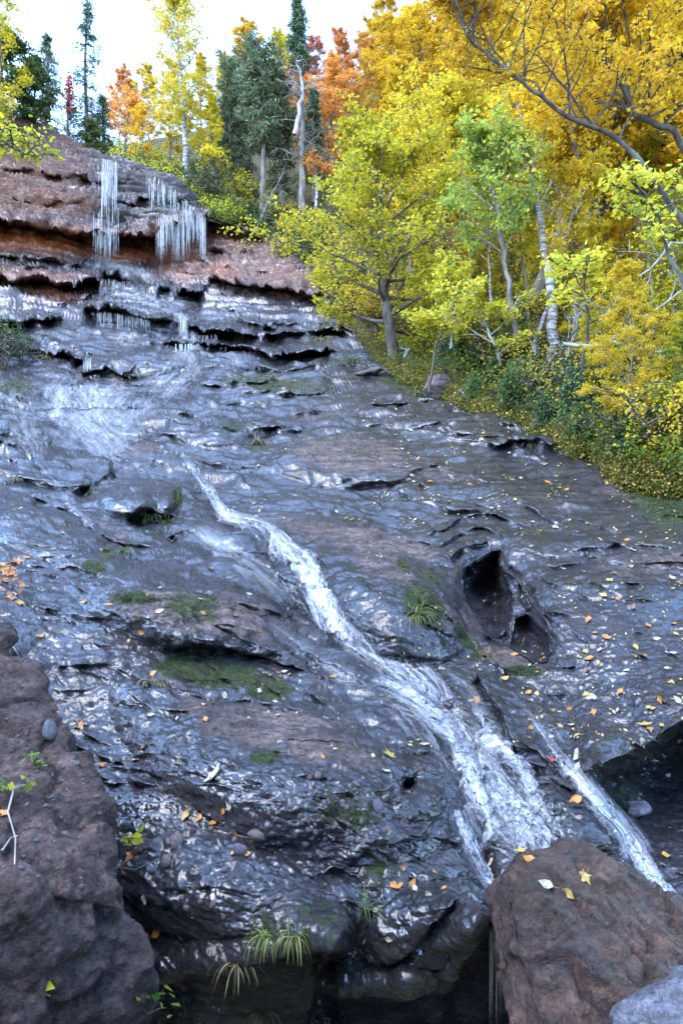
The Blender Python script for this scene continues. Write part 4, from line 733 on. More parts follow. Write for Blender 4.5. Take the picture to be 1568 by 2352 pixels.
dead_branch('fallen_branch', 1, [(1290, 790), (1340, 795), (1400, 785), (1450, 745), (1520, 700), (1600, 640)], 9.6, .032, 'long bleached bare branch slanting up to the right edge', 9, .8)
dead_branch('fallen_branch', 2, [(1405, 785), (1470, 800), (1540, 815), (1640, 850)], 9.4, .022, 'bare white branch lying level towards the right edge', 8, .7)
dead_branch('fallen_branch', 3, [(1640, 800), (1560, 860), (1500, 890), (1440, 915)], 8.6, .02, 'thin bare white branch drooping to the bank at the right', 9, .7)
dead_branch('fallen_branch', 4, [(1620, 560), (1540, 560), (1500, 610), (1440, 650), (1400, 720)], 9.5, .022, 'pale twisted branch above the fallen branches at the right edge', 9, .6)
dead_branch('fallen_branch', 5, [(1230, 870), (1290, 800), (1350, 720), (1400, 620), (1430, 580)], 10.5, .02, 'dark thin dead stem leaning right in front of the birch', 8, .6, 'darkbark')
dead_branch('fallen_branch', 6, [(1220, 860), (1235, 800), (1225, 740)], 10.6, .018, 'short black dead twigs left of the white birch foot', 7, .5, 'darkbark')
dead_branch('fallen_branch', 7, [(1290, 860), (1310, 790), (1330, 720)], 10.8, .02, 'grey tangle of bare twigs right of the white birch foot', 14, .6)
dead_branch('fallen_branch', 8, [(1470, 935), (1530, 940), (1640, 940)], 8.7, .02, 'straight grey stick lying across the bank at the right edge', 2, .3)
dead_branch('fallen_branch', 9, [(920, 850), (930, 820), (940, 800)], 14.6, .04, 'pale broken stump beside the crooked tree foot', 3, .3)
dead_branch('fallen_branch', 10, [(1066, 935), (1072, 915), (1062, 900)], 12.0, .018, 'small pale root sticking up behind the grey boulder', 2, .3)
dead_branch('fallen_branch', 11, [(600, 500), (628, 440), (650, 400)], 25.2, .05, 'grey dead trunk propped below the pines on the rim', 12, .8, 'greybark')
dead_branch('fallen_branch', 12, [(560, 560), (590, 520), (615, 470)], 24.6, .03, 'tangle of grey roots hanging over the rim below the pines', 14, .7, 'greybark')
# ------------------------------------------------------------------ bank shrubs, seedlings and ground cover
r = np.random.default_rng(200)
def shrub_proto(seed, h, sp, n, ls, stems=5):
    r = np.random.default_rng(seed); wd, lv = MB(), MB()
    for k in range(stems):
        az = k*6.28/stems+r.uniform(0, 1); st = curve((0, 0, -.05), (math.cos(az)*.5, math.sin(az)*.5, 1), h*r.uniform(.7, 1.1), r, 5, .3, .1); w2, l2 = broadleaf(r, st, .012, .004, 7, sp, n//stems, ls, start=.25, subs=3, twigs=3, el=(0, 50), flat=.35, tn=5)
        for (a, b) in ((wd, w2), (lv, l2)):
            for V_ in a_parts(b): a.add(*V_)
    return wd.mesh('stems', [M['bark']]), lv.mesh('leaves', [M['yellow']], False)
shr = [shrub_proto(300+k, .8, .42, 900, .055) for k in range(4)]
con = []
for k in range(3):
    rr2 = np.random.default_rng(320+k); wd, lv = conifer(rr2, 1.0, .42, 12, 6, .02, .028, 2.2, start=.02, droop=-.05); con.append((wd.mesh('stem', [M['bark']]), lv.mesh('needles', [M['needle']], False)))
def shrub(name, me2, loc, sc, lm, label, cat, group):
    t = empty(name, loc, label, cat, group); t.rotation_euler.z = rr.uniform(0, 6.28); t.scale = (sc, sc, sc*rr.uniform(.8, 1.15))
    a = link(bpy.data.objects.new('stems', me2[0])); b = link(bpy.data.objects.new('leaves', me2[1])); a.parent = t; b.parent = t
    b.material_slots[0].link = 'OBJECT'; b.material_slots[0].material = M[lm]
def zone(u, h): return ('at the slab edge ' if h < 60 else ('up the bank ' if h < 150 else 'in the wood '))+('beside the crooked tree' if u < 1000 else ('near the grey bank boulder' if u < 1150 else ('around the foot of the white birch' if u < 1340 else ('below the bare fallen branches' if u < 1500 else 'by the right edge'))))
for i in range(110):
    u = rr.uniform(880, 1800); e = float(np.interp(u, EDGE[:, 0], EDGE[:, 1])); v = e-12-(rr.random()**1.4)*300
    if v < 560: continue
    p, _ = hill(u, v); d = p[1]; c = rr.choice(['yellow', 'lime', 'lime', 'green', 'green', 'gold', 'shrub'] if e-v > 60 else ['lime', 'green', 'shrub', 'green'])
    nm = {'yellow': 'yellow leaved sapling', 'lime': 'yellow green sapling', 'lime_bright': 'bright yellow green sapling', 'green': 'green leafy shrub', 'gold': 'golden leaved sapling', 'shrub': 'dark green shrub'}[c]
    shrub('bank_shrub', shr[rr.randrange(4)], p, rr.uniform(.5, 1.15)*(1+.02*d)*(.3 if e-v < 60 else 1), c, nm+' '+zone(u, e-v), 'shrub', nm+'s on the right bank')
for i in range(34):
    u = rr.choice([rr.gauss(1130, 90), rr.gauss(1250, 90), rr.uniform(950, 1750)]); e = float(np.interp(u, EDGE[:, 0], EDGE[:, 1])); v = e-22-rr.random()*110
    if u < 900: continue
    p, _ = hill(u, v); shrub('spruce_seedling', con[rr.randrange(3)], p, rr.uniform(.35, .75), 'shrub' if rr.random() < .5 else 'needle', 'low dark spruce seedling '+zone(u, e-v), 'spruce seedling', 'spruce seedlings on the right bank')
for i in range(34):                                     # rim between the falls and the pines, and down the right of the cliff
    u = rr.uniform(440, 840); e = float(np.interp(u, EDGE[:, 0], EDGE[:, 1])); v = e-6-rr.random()*60
    p, _ = hill(u, v); c = rr.choice(['shrub', 'green', 'lime', 'shrub', 'green'] if u < 640 else ['lime', 'yellow', 'green', 'lime']); nm = {'shrub': 'dark green bush', 'green': 'green bush', 'lime': 'yellow green bush', 'yellow': 'yellow bush'}[c]
    shrub('rim_shrub', shr[rr.randrange(4)], p, rr.uniform(1.0, 2.0), c, nm+' on the cliff rim '+('just right of the waterfall' if u < 540 else 'below the pines' if u < 640 else 'above the rock shelter' if u < 740 else 'left of the crooked tree'), 'bush', nm+'es on the cliff rim')
# ground cover: herbs, moss tufts and litter
def cover(name, n, ur, depth, size, lm, h, seed, label=None, off=-4):
    r = np.random.default_rng(seed); u = r.uniform(*ur, n); e = np.interp(u, EDGE[:, 0], EDGE[:, 1]); v = e-off+10*noise(np.stack([u/26, 0*u, 0*u], -1), 3)*(off < 0)-depth*r.uniform(0, 1, n)**1.4; p, nn = hill(u, v)
    p = p+nn*r.uniform(0, h, n)[:, None]+r.normal(size=p.shape)*.04; mb = MB(); leaf_quads(mb, p, size, r, .1, .8, .4); o = mb.obj(name, [M[lm]], smooth=False); return tag(o, label, name.replace('_', ' '), kind='stuff')
cover('ground_herbs', 80000, (830, 1880), 150, .028, 'mossleaf', .07, 1, 'low green and yellow herbs covering the bank beside the slab')
cover('ground_foliage', 26000, (900, 1880), 420, .045, 'green', .45, 2, 'green undergrowth leaves over the hillside floor', 40)
cover('rim_foliage', 9000, (185, 560), 60, .09, 'lime', .5, 21, 'yellow and green growth over the ground behind the waterfall lip', 2)
cover('rim_undergrowth', 12000, (185, 700), 50, .09, 'shrub', .5, 22, 'dark green growth along the rim behind the waterfall', 0)
cover('leaf_litter', 90000, (640, 1880), 460, .045, 'litter', .08, 3, 'fallen brown and yellow leaves over the forest floor')
cover('golden_undergrowth', 9000, (1000, 1880), 420, .055, 'gold', 2.2, 14, 'golden understorey leaves between the trunks up the hillside', 190)
cover('yellow_undergrowth', 22000, (900, 1880), 420, .045, 'yellow', 1.0, 4, 'yellow understorey leaves over the hillside floor', 50)
cover('moss', 22000, (700, 1880), 60, .03, 'mossleaf', .05, 5, 'moss along the edge of the slab')
# green bush at the left edge and on ledges
for k, (u, v, s_, c, lab) in enumerate([(10, 850, 1.3, 'shrub', 'dark green bush at the left edge of the slab'), (-40, 820, 1.5, 'shrub', 'dark green bush half outside the left edge'), (48, 840, .8, 'shrub', 'small dark bush right of the edge bush'), (650, 612, 1.1, 'lime', 'yellow green bush hanging on the cliff right of the falls'), (700, 625, 1.2, 'shrub', 'dark green bush on the ledge above the rock shelter'), (20, 672, .5, 'lime', 'small grassy bush in the left crevice')]):
    p, _ = surf(u, v); t_ = empty('ledge_bush', p, lab, 'bush'); t_.scale = (s_,)*3
    for nm, q in zip(('stems', 'leaves'), shr[k % 4]):
        o = link(bpy.data.objects.new(nm, q)); o.parent = t_
        if nm == 'leaves': o.material_slots[0].link = 'OBJECT'; o.material_slots[0].material = M[c]
# ------------------------------------------------------------------ boulders and stones
def rock(name, hulls, voxel, label, cat, m, noises, smooth=6, seed=1, group=None, strata=None):
    """hulls: lists of 3-D points; each gives a convex block, all fused to one skin, then roughened"""
    bm = bmesh.new()
    for pts in hulls:
        vs = [bm.verts.new(tuple(p)) for p in pts]; bmesh.ops.convex_hull(bm, input=vs)
    bmesh.ops.recalc_face_normals(bm, faces=bm.faces)
    me0 = bpy.data.meshes.new(name); bm.to_mesh(me0); bm.free(); o = link(bpy.data.objects.new(name, me0))
    md = o.modifiers.new('r', 'REMESH'); md.mode = 'VOXEL'; md.voxel_size = voxel; ms = o.modifiers.new('s', 'SMOOTH'); ms.iterations = smooth; ms.factor = .5
    me1 = bpy.data.meshes.new_from_object(o.evaluated_get(bpy.context.evaluated_depsgraph_get())); o.modifiers.clear(); o.data = me1; me1.name = name
    n = len(me1.vertices); V = np.empty(n*3, np.float32); me1.vertices.foreach_get('co', V); V = V.reshape(-1, 3); Nn = np.empty(n*3, np.float32); me1.vertices.foreach_get('normal', Nn); Nn = Nn.reshape(-1, 3)
    c = V.mean(0); d = 0
    for (fr, am, kind) in noises:
        q = V*fr+seed*3.1
        if kind == 'r': d = d+am*(1-2*np.abs(fbm(q, 4, seed, .55)))
        elif kind == 'f': d = d+am*fbm(q, 5, seed+5, .6)
        elif kind == 'q':
            y_ = fbm(q, 3, seed+21, .5)*3; fl = np.floor(y_); d = d+am*(fl+sm(y_-fl, .35, .65))
        elif kind == 'p': d = d+am*np.maximum(0, noise(q, seed+9)-.15)
        elif kind == 's': d = d+am*saw(q[:, 2]+.4*q[:, 0]+fbm(V*3, 3, 4), 1.0)
        elif kind == 'c': w_ = np.abs(fbm(q, 3, seed+13)); d = d-am*np.exp(-(w_/.035)**2)
    V = V+Nn*np.asarray(d)[:, None]-c; me1.vertices.foreach_set('co', np.ascontiguousarray(V, np.float32).ravel()); me1.update()
    me1.polygons.foreach_set('use_smooth', np.ones(len(me1.polygons), bool)); me1.materials.clear(); me1.materials.append(m); o.location = c
    return tag(o, label, cat, group)
def PP(l): return [P(u, v, d) for u, v, d in l]
rock('boulder', [PP([(-280, 1400, 3.5), (0, 1448, 3.3), (72, 1545, 3.05), (132, 1655, 2.85), (205, 1755, 2.62), (240, 1860, 2.45), (262, 1960, 2.32), (285, 2085, 2.2), (60, 2040, 1.95), (-280, 1950, 1.9), (-280, 2550, 1.75), (200, 2380, 2.1), (260, 2250, 2.3), (-280, 1700, 4.0), (150, 1900, 3.3), (200, 2300, 3.0)]),
                 PP([(215, 2020, 2.3), (300, 2120, 2.3), (382, 2185, 2.32), (330, 2260, 2.28), (295, 2360, 2.2), (285, 2500, 2.2), (100, 2330, 1.95), (-100, 2260, 1.85), (-200, 2600, 1.8), (120, 2120, 2.0), (340, 2200, 2.8), (250, 2450, 2.8)]),
                 PP([(120, 1600, 2.95), (170, 1700, 2.8), (215, 1790, 2.65), (100, 1700, 2.75), (130, 1700, 3.1)])],
     .011, 'large purple brown boulder filling the lower left corner, studded with pebbles', 'boulder', M['left_boulder'], [(2.0, .04, 'f'), (1.6, .05, 'q'), (5, .014, 'r'), (7, .009, 'q'), (16, .006, 'f'), (34, .022, 'p'), (1.7, .035, 'c'), (50, .005, 'f')], 2, 3)
rock('boulder', [PP([(1142, 2035, 2.15), (1205, 1985, 2.3), (1322, 1946, 2.5), (1445, 1985, 2.45), (1500, 2045, 2.3), (1600, 2150, 2.1), (1760, 2290, 1.95), (1150, 2080, 2.0), (1290, 2030, 2.1), (1215, 2075, 1.98), (1235, 2352, 1.7), (1220, 2600, 1.6), (1175, 2150, 2.0), (1190, 2352, 1.95), (1760, 2600, 1.5), (1400, 2100, 3.0), (1200, 2150, 2.7), (1700, 2300, 2.7)])],
     .010, 'big angular brown boulder at the lower right beside the falling water', 'boulder', M['boulder'], [(2.4, .015, 'f'), (2.2, .035, 'q'), (5, .010, 'r'), (9, .008, 'q'), (16, .008, 'f'), (2.1, .03, 'c'), (4.3, .014, 'c'), (50, .005, 'f')], 1, 5)
rock('boulder', [PP([(1392, 2325, 1.62), (1430, 2300, 1.66), (1490, 2265, 1.7), (1580, 2245, 1.68), (1700, 2250, 1.6), (1380, 2420, 1.5), (1700, 2500, 1.4), (1500, 2420, 1.9)])], .008,
     'smooth blue grey rock cut off by the bottom right corner', 'boulder', M['blue_stone'], [(5, .02, 'f'), (4, .02, 'q'), (14, .008, 'r')], 2, 8)
for (u, v, s_, m, lab, asp) in [(1012, 915, .36, 'pink_stone', 'knobbly grey boulder at the foot of the wooded bank', 1), (1050, 925, .16, 'pink_stone', 'small stone right of the grey bank boulder', 1), (835, 868, .22, 'pink_stone', 'flat pink stone left in the row before the crooked tree', .4), (862, 866, .28, 'pink_stone', 'flat pink slab, biggest in the row before the crooked tree', .4), (889, 870, .2, 'pink_stone', 'third flat stone in the row before the crooked tree', .4),
        (912, 868, .12, 'pink_stone', 'little stone at the foot of the crooked tree', .6), (1460, 1872, .08, 'blue_stone', 'round wet stone in the dark corner beside the right stream', .9), (935, 1812, .10, 'boulder', 'dark round stone sitting in the small pothole', .9)]:
    p, nn = surf(u, v); r = np.random.default_rng(int(u)); pts = unit(r.normal(size=(16, 3)))*np.array([1, .8, .75*asp])*s_+p+np.array([0, 0, s_*.45*asp])
    rock('boulder' if s_ > .15 else 'stone', [pts], s_/22, lab, 'boulder' if s_ > .15 else 'stone', M[m], [(3/s_, s_*.06, 'f'), (8/s_, s_*.02, 'r')], 4, int(u) % 7)
peb = []
for k in range(6):
    bm = bmesh.new(); bmesh.ops.create_icosphere(bm, subdivisions=3, radius=1); me = bpy.data.meshes.new('pebble'); bm.to_mesh(me); bm.free(); n = len(me.vertices); V = np.empty(n*3, np.float32); me.vertices.foreach_get('co', V); V = V.reshape(-1, 3)
    V = V*(1+.22*fbm(V*1.1+k*7, 3, k)[:, None]+.04*noise(V*5, k)[:, None])*np.array([1, .75, .55]); me.vertices.foreach_set('co', np.ascontiguousarray(V, np.float32).ravel()); me.polygons.foreach_set('use_smooth', np.ones(len(me.polygons), bool)); me.materials.append(M['blue_stone' if k < 3 else 'pink_stone']); me.update(); peb.append(me)
def ray_mesh_points():
    """heights of the boulders for things that lie on them"""
    from mathutils.bvhtree import BVHTree
    T = []
    for o in scn.objects:
        if o.type == 'MESH' and o.name.split('.')[0] in ('boulder',):
            bm = bmesh.new(); bm.from_mesh(o.data); bm.transform(o.matrix_basis); T.append(BVHTree.FromBMesh(bm)); bm.free()
    return T
BV = ray_mesh_points()
def lie(u, v):
    """nearest solid surface along the sight line of the survey point"""
    p, nn = surf(u, v); best = (float(np.linalg.norm(p)), Vector(p), Vector(nn)); dr = Vector(P(u, v, 1.0)).normalized()
    for t in BV:
        h = t.ray_cast(Vector((0, 0, 0)), dr)
        if h[0] is not None and h[3] < best[0]: best = (h[3], h[0], h[1] if h[1].dot(dr) < 0 else -h[1])
    return best[1], best[2]
def align(nn, spin): return (nn.to_track_quat('Z', 'Y').to_matrix() @ Matrix.Rotation(spin, 3, 'Z')).to_euler()
def pebble(u, v, s_, k, label, group=None, sink=.0):
    s_ = s_*.62
    p, nn = lie(u, v); o = link(bpy.data.objects.new('pebble', peb[k])); o.location = p+nn*s_*.55*(.5-sink); o.scale = (s_, s_, s_); o.rotation_euler = align(nn, rr.uniform(0, 6.28)); return tag(o, label, 'pebble', group)
for u, v, s_, k, lab in [(108, 1680, .075, 1, 'largest oval grey stone resting on the lower left boulder'), (740, 1750, .042, 0, 'pale egg shaped pebble above the gravelly hollow'), (815, 1805, .032, 2, 'grey pebble left of the small pothole'), (895, 1900, .038, 3, 'rounded grey cobble below the small pothole'), (150, 1920, .028, 4, 'pale oval pebble low on the left boulder'), (42, 1812, .028, 0, 'grey pebble near the left edge beside the fern'), (178, 1755, .022, 2, 'small blue grey pebble on the left boulder'), (865, 1855, .05, 1, 'long grey cobble in the hollow under the small pothole'),
                         (410, 1955, .06, 5, 'flat pink stone lying level on the lower slab'), (555, 1968, .075, 2, 'broad flat wet disc of stone in the lower slab'), (600, 1905, .07, 4, 'flat pinkish stone above the stone disc'), (530, 1995, .03, 0, 'small blue grey stone under the stone disc'), (400, 2000, .042, 3, 'cracked pink stone below the flat pink stone'), (1447, 1842, .022, 0, 'tiny pale blue pebble at the dark corner'), (497, 2075, .022, 4, 'small broken stone low on the slab'), (402, 2270, .026, 5, 'white foam dotted pebble at the tip of the left boulder'), (730, 1780, .03, 3, 'grey pebble under the pale egg shaped one')]:
    pebble(u, v, s_, k, lab)
for i in range(200):
    a = rr.random()
    if a < .55: u, v, g, l, s_ = rr.gauss(800, 75), rr.gauss(1870, 50), 'pebbles in the gravelly hollow', 'small grey pebble stuck in the gravelly hollow left of the stream', rr.uniform(.006, .02)
    elif a < .8: u, v, g, l, s_ = rr.uniform(0, 230), rr.uniform(1640, 2040), 'pebbles set in the left boulder', 'small pebble set in the top of the lower left boulder', rr.uniform(.005, .014)
    else: u, v, g, l, s_ = rr.uniform(360, 640), rr.uniform(1870, 2110), 'pebbles on the lower slab', 'small stone set in the lower slab beside the flat disc', rr.uniform(.007, .02)
    pebble(u, v, s_*1.2, rr.randrange(6), l, g, .1)
# ------------------------------------------------------------------ fallen leaves
def leaf_mesh(kind, seed):
    r = random.Random(seed); out = []
    if kind == 'oval':
        n = 7; up = [(t/n, .30*math.sin(math.pi*(t/n)**.8)*(1+.05*(-1)**t)) for t in range(n+1)]
        pts = [(x, y) for x, y in up]+[(x, -y) for x, y in up[-2:0:-1]]
    else:
        pts = []
        for k in range(5):
            a = math.radians(-130+65*k)+math.pi/2*0; L_ = (.5, .72, .85, .72, .5)[k]
            for da, f in ((-16, .55), (-9, .72), (0, 1.0), (9, .72), (16, .55)): pts.append((L_*f*math.cos(a+math.radians(da)), L_*f*math.sin(a+math.radians(da))))
            if k < 4: pts.append((.40*math.cos(a+math.radians(32)), .40*math.sin(a+math.radians(32))))
        pts.append((-.1, 0)) if False else None
    cx = sum(p[0] for p in pts)/len(pts); V = [(0, 0, 0) if kind != 'oval' else (.0, 0, 0)]; curl = r.uniform(.1, .5) if kind == 'oval' else r.uniform(.02, .18); ph = r.uniform(0, 6.28)
    P_ = [(x-cx, y) for x, y in pts]; z = lambda x, y: curl*(x*x*.7+y*y*1.6)+.05*math.sin(8*x+ph)+.04*math.sin(9*y+ph)
    V = [(0, 0, 0)]+[(x*.5, y*.5, z(x*.5, y*.5)) for x, y in P_]+[(x, y, z(x, y)) for x, y in P_]; n = len(P_)
    F_ = [(0, 1+i, 1+(i+1) % n) for i in range(n)]; Q_ = [(1+i, 1+n+i, 1+n+(i+1) % n, 1+(i+1) % n) for i in range(n)]
    b0 = len(V); x0 = min(p[0] for p in P_); V += [(x0+.03, .012, z(x0, 0)), (x0+.03, -.012, z(x0, 0)), (x0-.35, -.004, .10+z(x0, 0)), (x0-.35, .010, .10+z(x0, 0))]; Q_.append((b0, b0+1, b0+2, b0+3))
    return raw_mesh('fallen_leaf', np.array(V), [np.array(F_), np.array(Q_)], smooth=True, mats=[M['f_yellow']])
LM = {'oval': [leaf_mesh('oval', k) for k in range(4)], 'maple': [leaf_mesh('maple', k) for k in range(3)]}
def fleaf(u, v, px, col, kind='oval', label=None, group=None):
    p, nn = lie(u, v); d = p.y; s_ = px/FR*d*1.15; nn = (nn+Vector((rr.gauss(0, .25), -abs(rr.gauss(0, .35)), .35))).normalized()
    o = link(bpy.data.objects.new('fallen_leaf', LM[kind][rr.randrange(len(LM[kind]))])); o.location = p+nn*.004*d*.4; o.scale = (s_,)*3; o.rotation_euler = align(nn, rr.uniform(0, 6.28))
    o.material_slots[0].link = 'OBJECT'; o.material_slots[0].material = M['f_'+col]; return tag(o, label, 'leaf', group)
CN = dict(yellow='yellow', cream='pale cream', orange='orange', red='red', brown='brown', white='whitish')
for u, v, px, c, k, lab in [(487, 1772, 38, 'cream', 'maple', 'largest pale maple leaf lying on the lower slab'), (312, 1745, 26, 'cream', 'maple', 'smaller pale maple leaf left of the largest one'), (352, 1554, 20, 'orange', 'oval', 'bright orange leaf beside the trickle on the left'), (235, 1757, 24, 'orange', 'oval', 'curled orange leaf at the edge of the left boulder'), (183, 1664, 26, 'orange', 'maple', 'orange leaf caught between left boulder and slab'), (165, 1656, 22, 'cream', 'oval', 'pale leaf above the orange one by the left boulder'),
    (805, 1690, 22, 'red', 'maple', 'crimson maple leaf left of the stream'), (887, 1745, 26, 'yellow', 'maple', 'yellow maple leaf above the small pothole'), (879, 1782, 20, 'cream', 'oval', 'cream leaf left of the small pothole'), (850, 1748, 16, 'cream', 'oval', 'small pale leaf left of the yellow maple leaf'), (1320, 1840, 30, 'orange', 'oval', 'large golden leaf beside the right stream'), (1263, 1747, 16, 'red', 'maple', 'scarlet leaf at the head of the right stream'), (905, 1111, 15, 'red', 'maple', 'scarlet maple leaf in the middle of the slab'),
    (945, 2055, 26, 'orange', 'oval', 'tan leaf in the cluster on the lower ledge'), (905, 2045, 30, 'orange', 'oval', 'orange leaf lying in the lower leaf cluster'), (920, 2005, 18, 'brown', 'oval', 'dark leaf at the top of the lower cluster'), (985, 2070, 24, 'cream', 'oval', 'beige leaf right in the lower cluster'), (957, 2063, 16, 'white', 'oval', 'whitish leaf in the lower cluster'), (1020, 2058, 16, 'orange', 'oval', 'thin orange leaf right of the lower cluster'), (945, 2020, 16, 'white', 'oval', 'white scrap of leaf above the lower cluster'), (995, 2010, 14, 'orange', 'oval', 'small orange leaf up the lower ledge'),
    (845, 2140, 24, 'orange', 'oval', 'orange leaf by the grass above the dark hollow'), (835, 2137, 20, 'cream', 'oval', 'cream leaf touching the orange one above the hollow'), (905, 2145, 18, 'cream', 'oval', 'lone cream leaf above the dark hollow'), (797, 2167, 18, 'cream', 'oval', 'cream leaf at the rim of the dark hollow'), (857, 2085, 16, 'white', 'oval', 'whitish leaf beside the upper grass tuft'), (552, 1912, 26, 'orange', 'oval', 'orange leaf on the flat pinkish stone'), (540, 1975, 20, 'yellow', 'oval', 'yellow leaf left on the stone disc'), (565, 1978, 18, 'orange', 'oval', 'orange leaf right on the stone disc'),
    (432, 1885, 24, 'yellow', 'oval', 'yellow green leaf above the lower stones'), (460, 1888, 18, 'orange', 'oval', 'amber leaf right of the yellow green one'), (495, 1900, 20, 'orange', 'oval', 'curled amber leaf by the flat stone'), (520, 1858, 18, 'orange', 'oval', 'amber leaf paired with a pale one'), (533, 1850, 18, 'cream', 'maple', 'pale leaf paired with an amber one'), (309, 1975, 34, 'orange', 'maple', 'bright orange leaf on the sprig beside the left boulder'), (300, 2005, 24, 'brown', 'oval', 'brown leaf under the sprig beside the left boulder'), (383, 2142, 26, 'orange', 'oval', 'golden leaf at the tip of the left boulder'), (355, 2057, 20, 'cream', 'oval', 'cream leaf above the golden one'), (10, 1870, 28, 'orange', 'oval', 'orange leaf at the left edge on the boulder'),
    (515, 1595, 20, 'cream', 'oval', 'cream leaf in the middle of the lower slab'), (592, 1592, 18, 'white', 'oval', 'whitish leaf right of the mossy hollow'), (652, 1555, 14, 'cream', 'oval', 'small cream leaf above the mossy hollow'), (345, 1638, 16, 'cream', 'oval', 'pale leaf below the trickle'), (335, 1583, 14, 'cream', 'oval', 'cream leaf left of the trickle'), (405, 1640, 12, 'white', 'oval', 'small white leaf below the mossy hollow'), (472, 1645, 20, 'orange', 'oval', 'thin orange leaf on the lower slab'), (330, 1712, 18, 'brown', 'oval', 'brown leaf above the small maple leaf'), (430, 1680, 16, 'cream', 'oval', 'cream leaf on the purple slab'), (467, 1613, 18, 'cream', 'oval', 'cream leaf over the purple slab'),
    (640, 1635, 16, 'yellow', 'oval', 'yellow leaf near the brown dome'), (600, 1307, 12, 'orange', 'oval', 'orange leaf right of the white falls pool'), (613, 1350, 14, 'orange', 'oval', 'orange leaf on the blue wet face'), (540, 1268, 10, 'orange', 'oval', 'orange leaf on the pale wet dome'), (669, 1442, 14, 'orange', 'oval', 'orange leaf left of the cascade'), (767, 1578, 18, 'yellow', 'oval', 'yellow leaf at the left edge of the main stream'), (970, 1728, 22, 'cream', 'oval', 'cream leaf at the left bank of the rapids'), (280, 1210+130, 8, 'cream', 'oval', 'tiny cream leaf on the mossy dome'), (1012, 1552, 22, 'cream', 'oval', 'cream leaf right of the main stream'), (1155, 1550, 18, 'white', 'oval', 'white leaf on the brown rim under the pothole')]:
    fleaf(u, v, px, c, k, lab)
def inside_scatter(n, ur, vr, px, cols_, where, g):
    for i in range(n):
        u, v = rr.uniform(*ur), rr.uniform(*vr)
        if v < np.interp(u, EDGE[:, 0], EDGE[:, 1])+8 or ((u-1110)/75)**2+((v-1380)/110)**2 < 1: continue
        c = rr.choice(cols_); fleaf(u, v, px*1.3*rr.uniform(.6, 1.3)*(.55+.75*(v-900)/700), c, 'maple' if rr.random() < .15 else 'oval', f'small {CN[c]} leaf fallen {where}', f'{CN[c]} leaves fallen {g}')
MIX = ['cream', 'yellow', 'orange', 'cream', 'yellow', 'white', 'brown', 'orange']
inside_scatter(80, (900, 1560), (930, 1180), 10, MIX, 'on the upper right of the slab', 'on the upper right slab')
inside_scatter(60, (1180, 1560), (1180, 1700), 11, MIX, 'on the slab right of the pothole', 'right of the pothole')
inside_scatter(30, (1200, 1560), (1000, 1120), 11, ['cream', 'orange', 'yellow'], 'along the bank edge of the slab', 'along the bank edge')
inside_scatter(36, (560, 1000), (850, 1250), 7, MIX, 'across the middle of the slab', 'across the middle slab')
inside_scatter(26, (0, 620), (1150, 1480), 11, ['orange', 'brown', 'orange', 'cream'], 'on the left of the slab', 'on the left slab')
inside_scatter(22, (0, 70), (1280, 1400), 16, ['orange', 'brown', 'brown'], 'in the drift at the left edge', 'in the left drift')
inside_scatter(24, (1050, 1540), (1560, 2080), 12, MIX, 'beside the right stream', 'beside the right stream')
# the many smallest leaves on the slab
r = np.random.default_rng(77); us = r.uniform(560, 1640, 3600); vs = r.uniform(900, 1750, 3600); cl = noise(np.stack([us/70, vs/45, 0*us], -1), 4); kp = (vs > np.interp(us, EDGE[:, 0], EDGE[:, 1])+4) & (cl > .12) & ((us > 850) | (cl > .35)) & (((us-1130)/110)**2+((vs-1400)/130)**2 > 1)
pp, nn_s = surf(us[kp], vs[kp]); mbl = MB(); N_ = len(pp); a = unit(np.cross(nn_s, r.normal(size=(N_, 3)))); b_ = np.cross(nn_s, a); sz = (.010+.012*r.uniform(size=N_))[:, None]*np.clip(pp[:, 1:2]/7, .7, 1.6); lift = nn_s*.008; mbl.quads(np.stack([pp+lift-a*sz, pp+lift*1.4+b_*sz*.6, pp+lift*2+a*sz, pp+lift*1.4-b_*sz*.6], 1))
tag(mbl.obj('scattered_leaves', [foliage_mat('tiny_fallen_leaves', (0.36, 0.27, 0.09), (0.40, 0.34, 0.20), (0.34, 0.13, 0.03), transl=.1)], smooth=False), 'many tiny yellow and cream leaves strewn over the wet slab', 'leaves', kind='stuff')
# raised moss
r = np.random.default_rng(78); us = r.uniform(0, 1568, 700000); vs = r.uniform(820, 2300, 700000); ci = np.clip(((us-U0)/(U1-U0)*(cols-1)).astype(int), 0, cols-1); ri = np.clip(((vs-topv(us))/(VB-topv(us))*(rows-1)).astype(int), 0, rows-1); mo = moss[ri, ci]
pp0, nn0 = surf(us, vs); mm_ = mo+.8*fbm(pp0*14, 3, 15)+.25*noise(pp0*40, 16) > .72; mm_ &= r.uniform(size=len(us)) < .75
pp, nn_s = pp0[mm_], nn0[mm_]; mbl = MB(); N_ = len(pp); a = unit(nn_s*.8+r.normal(size=(N_, 3))*.7); b_ = unit(np.cross(a, r.normal(size=(N_, 3)))); sz = (.0026*pp[:, 1:2]*.5)*r.uniform(.6, 1.3, (N_, 1)); mbl.quads(np.stack([pp, pp+a*sz+b_*sz*.5, pp+a*sz*2, pp+a*sz-b_*sz*.5], 1))
tag(mbl.obj('moss_tufts', [foliage_mat('moss_fibres', (0.020, 0.036, 0.006), (0.065, 0.095, 0.014), (0.05, 0.05, 0.015), transl=.2)], smooth=False), 'raised green moss growing in patches on the wet slab', 'moss', kind='stuff')
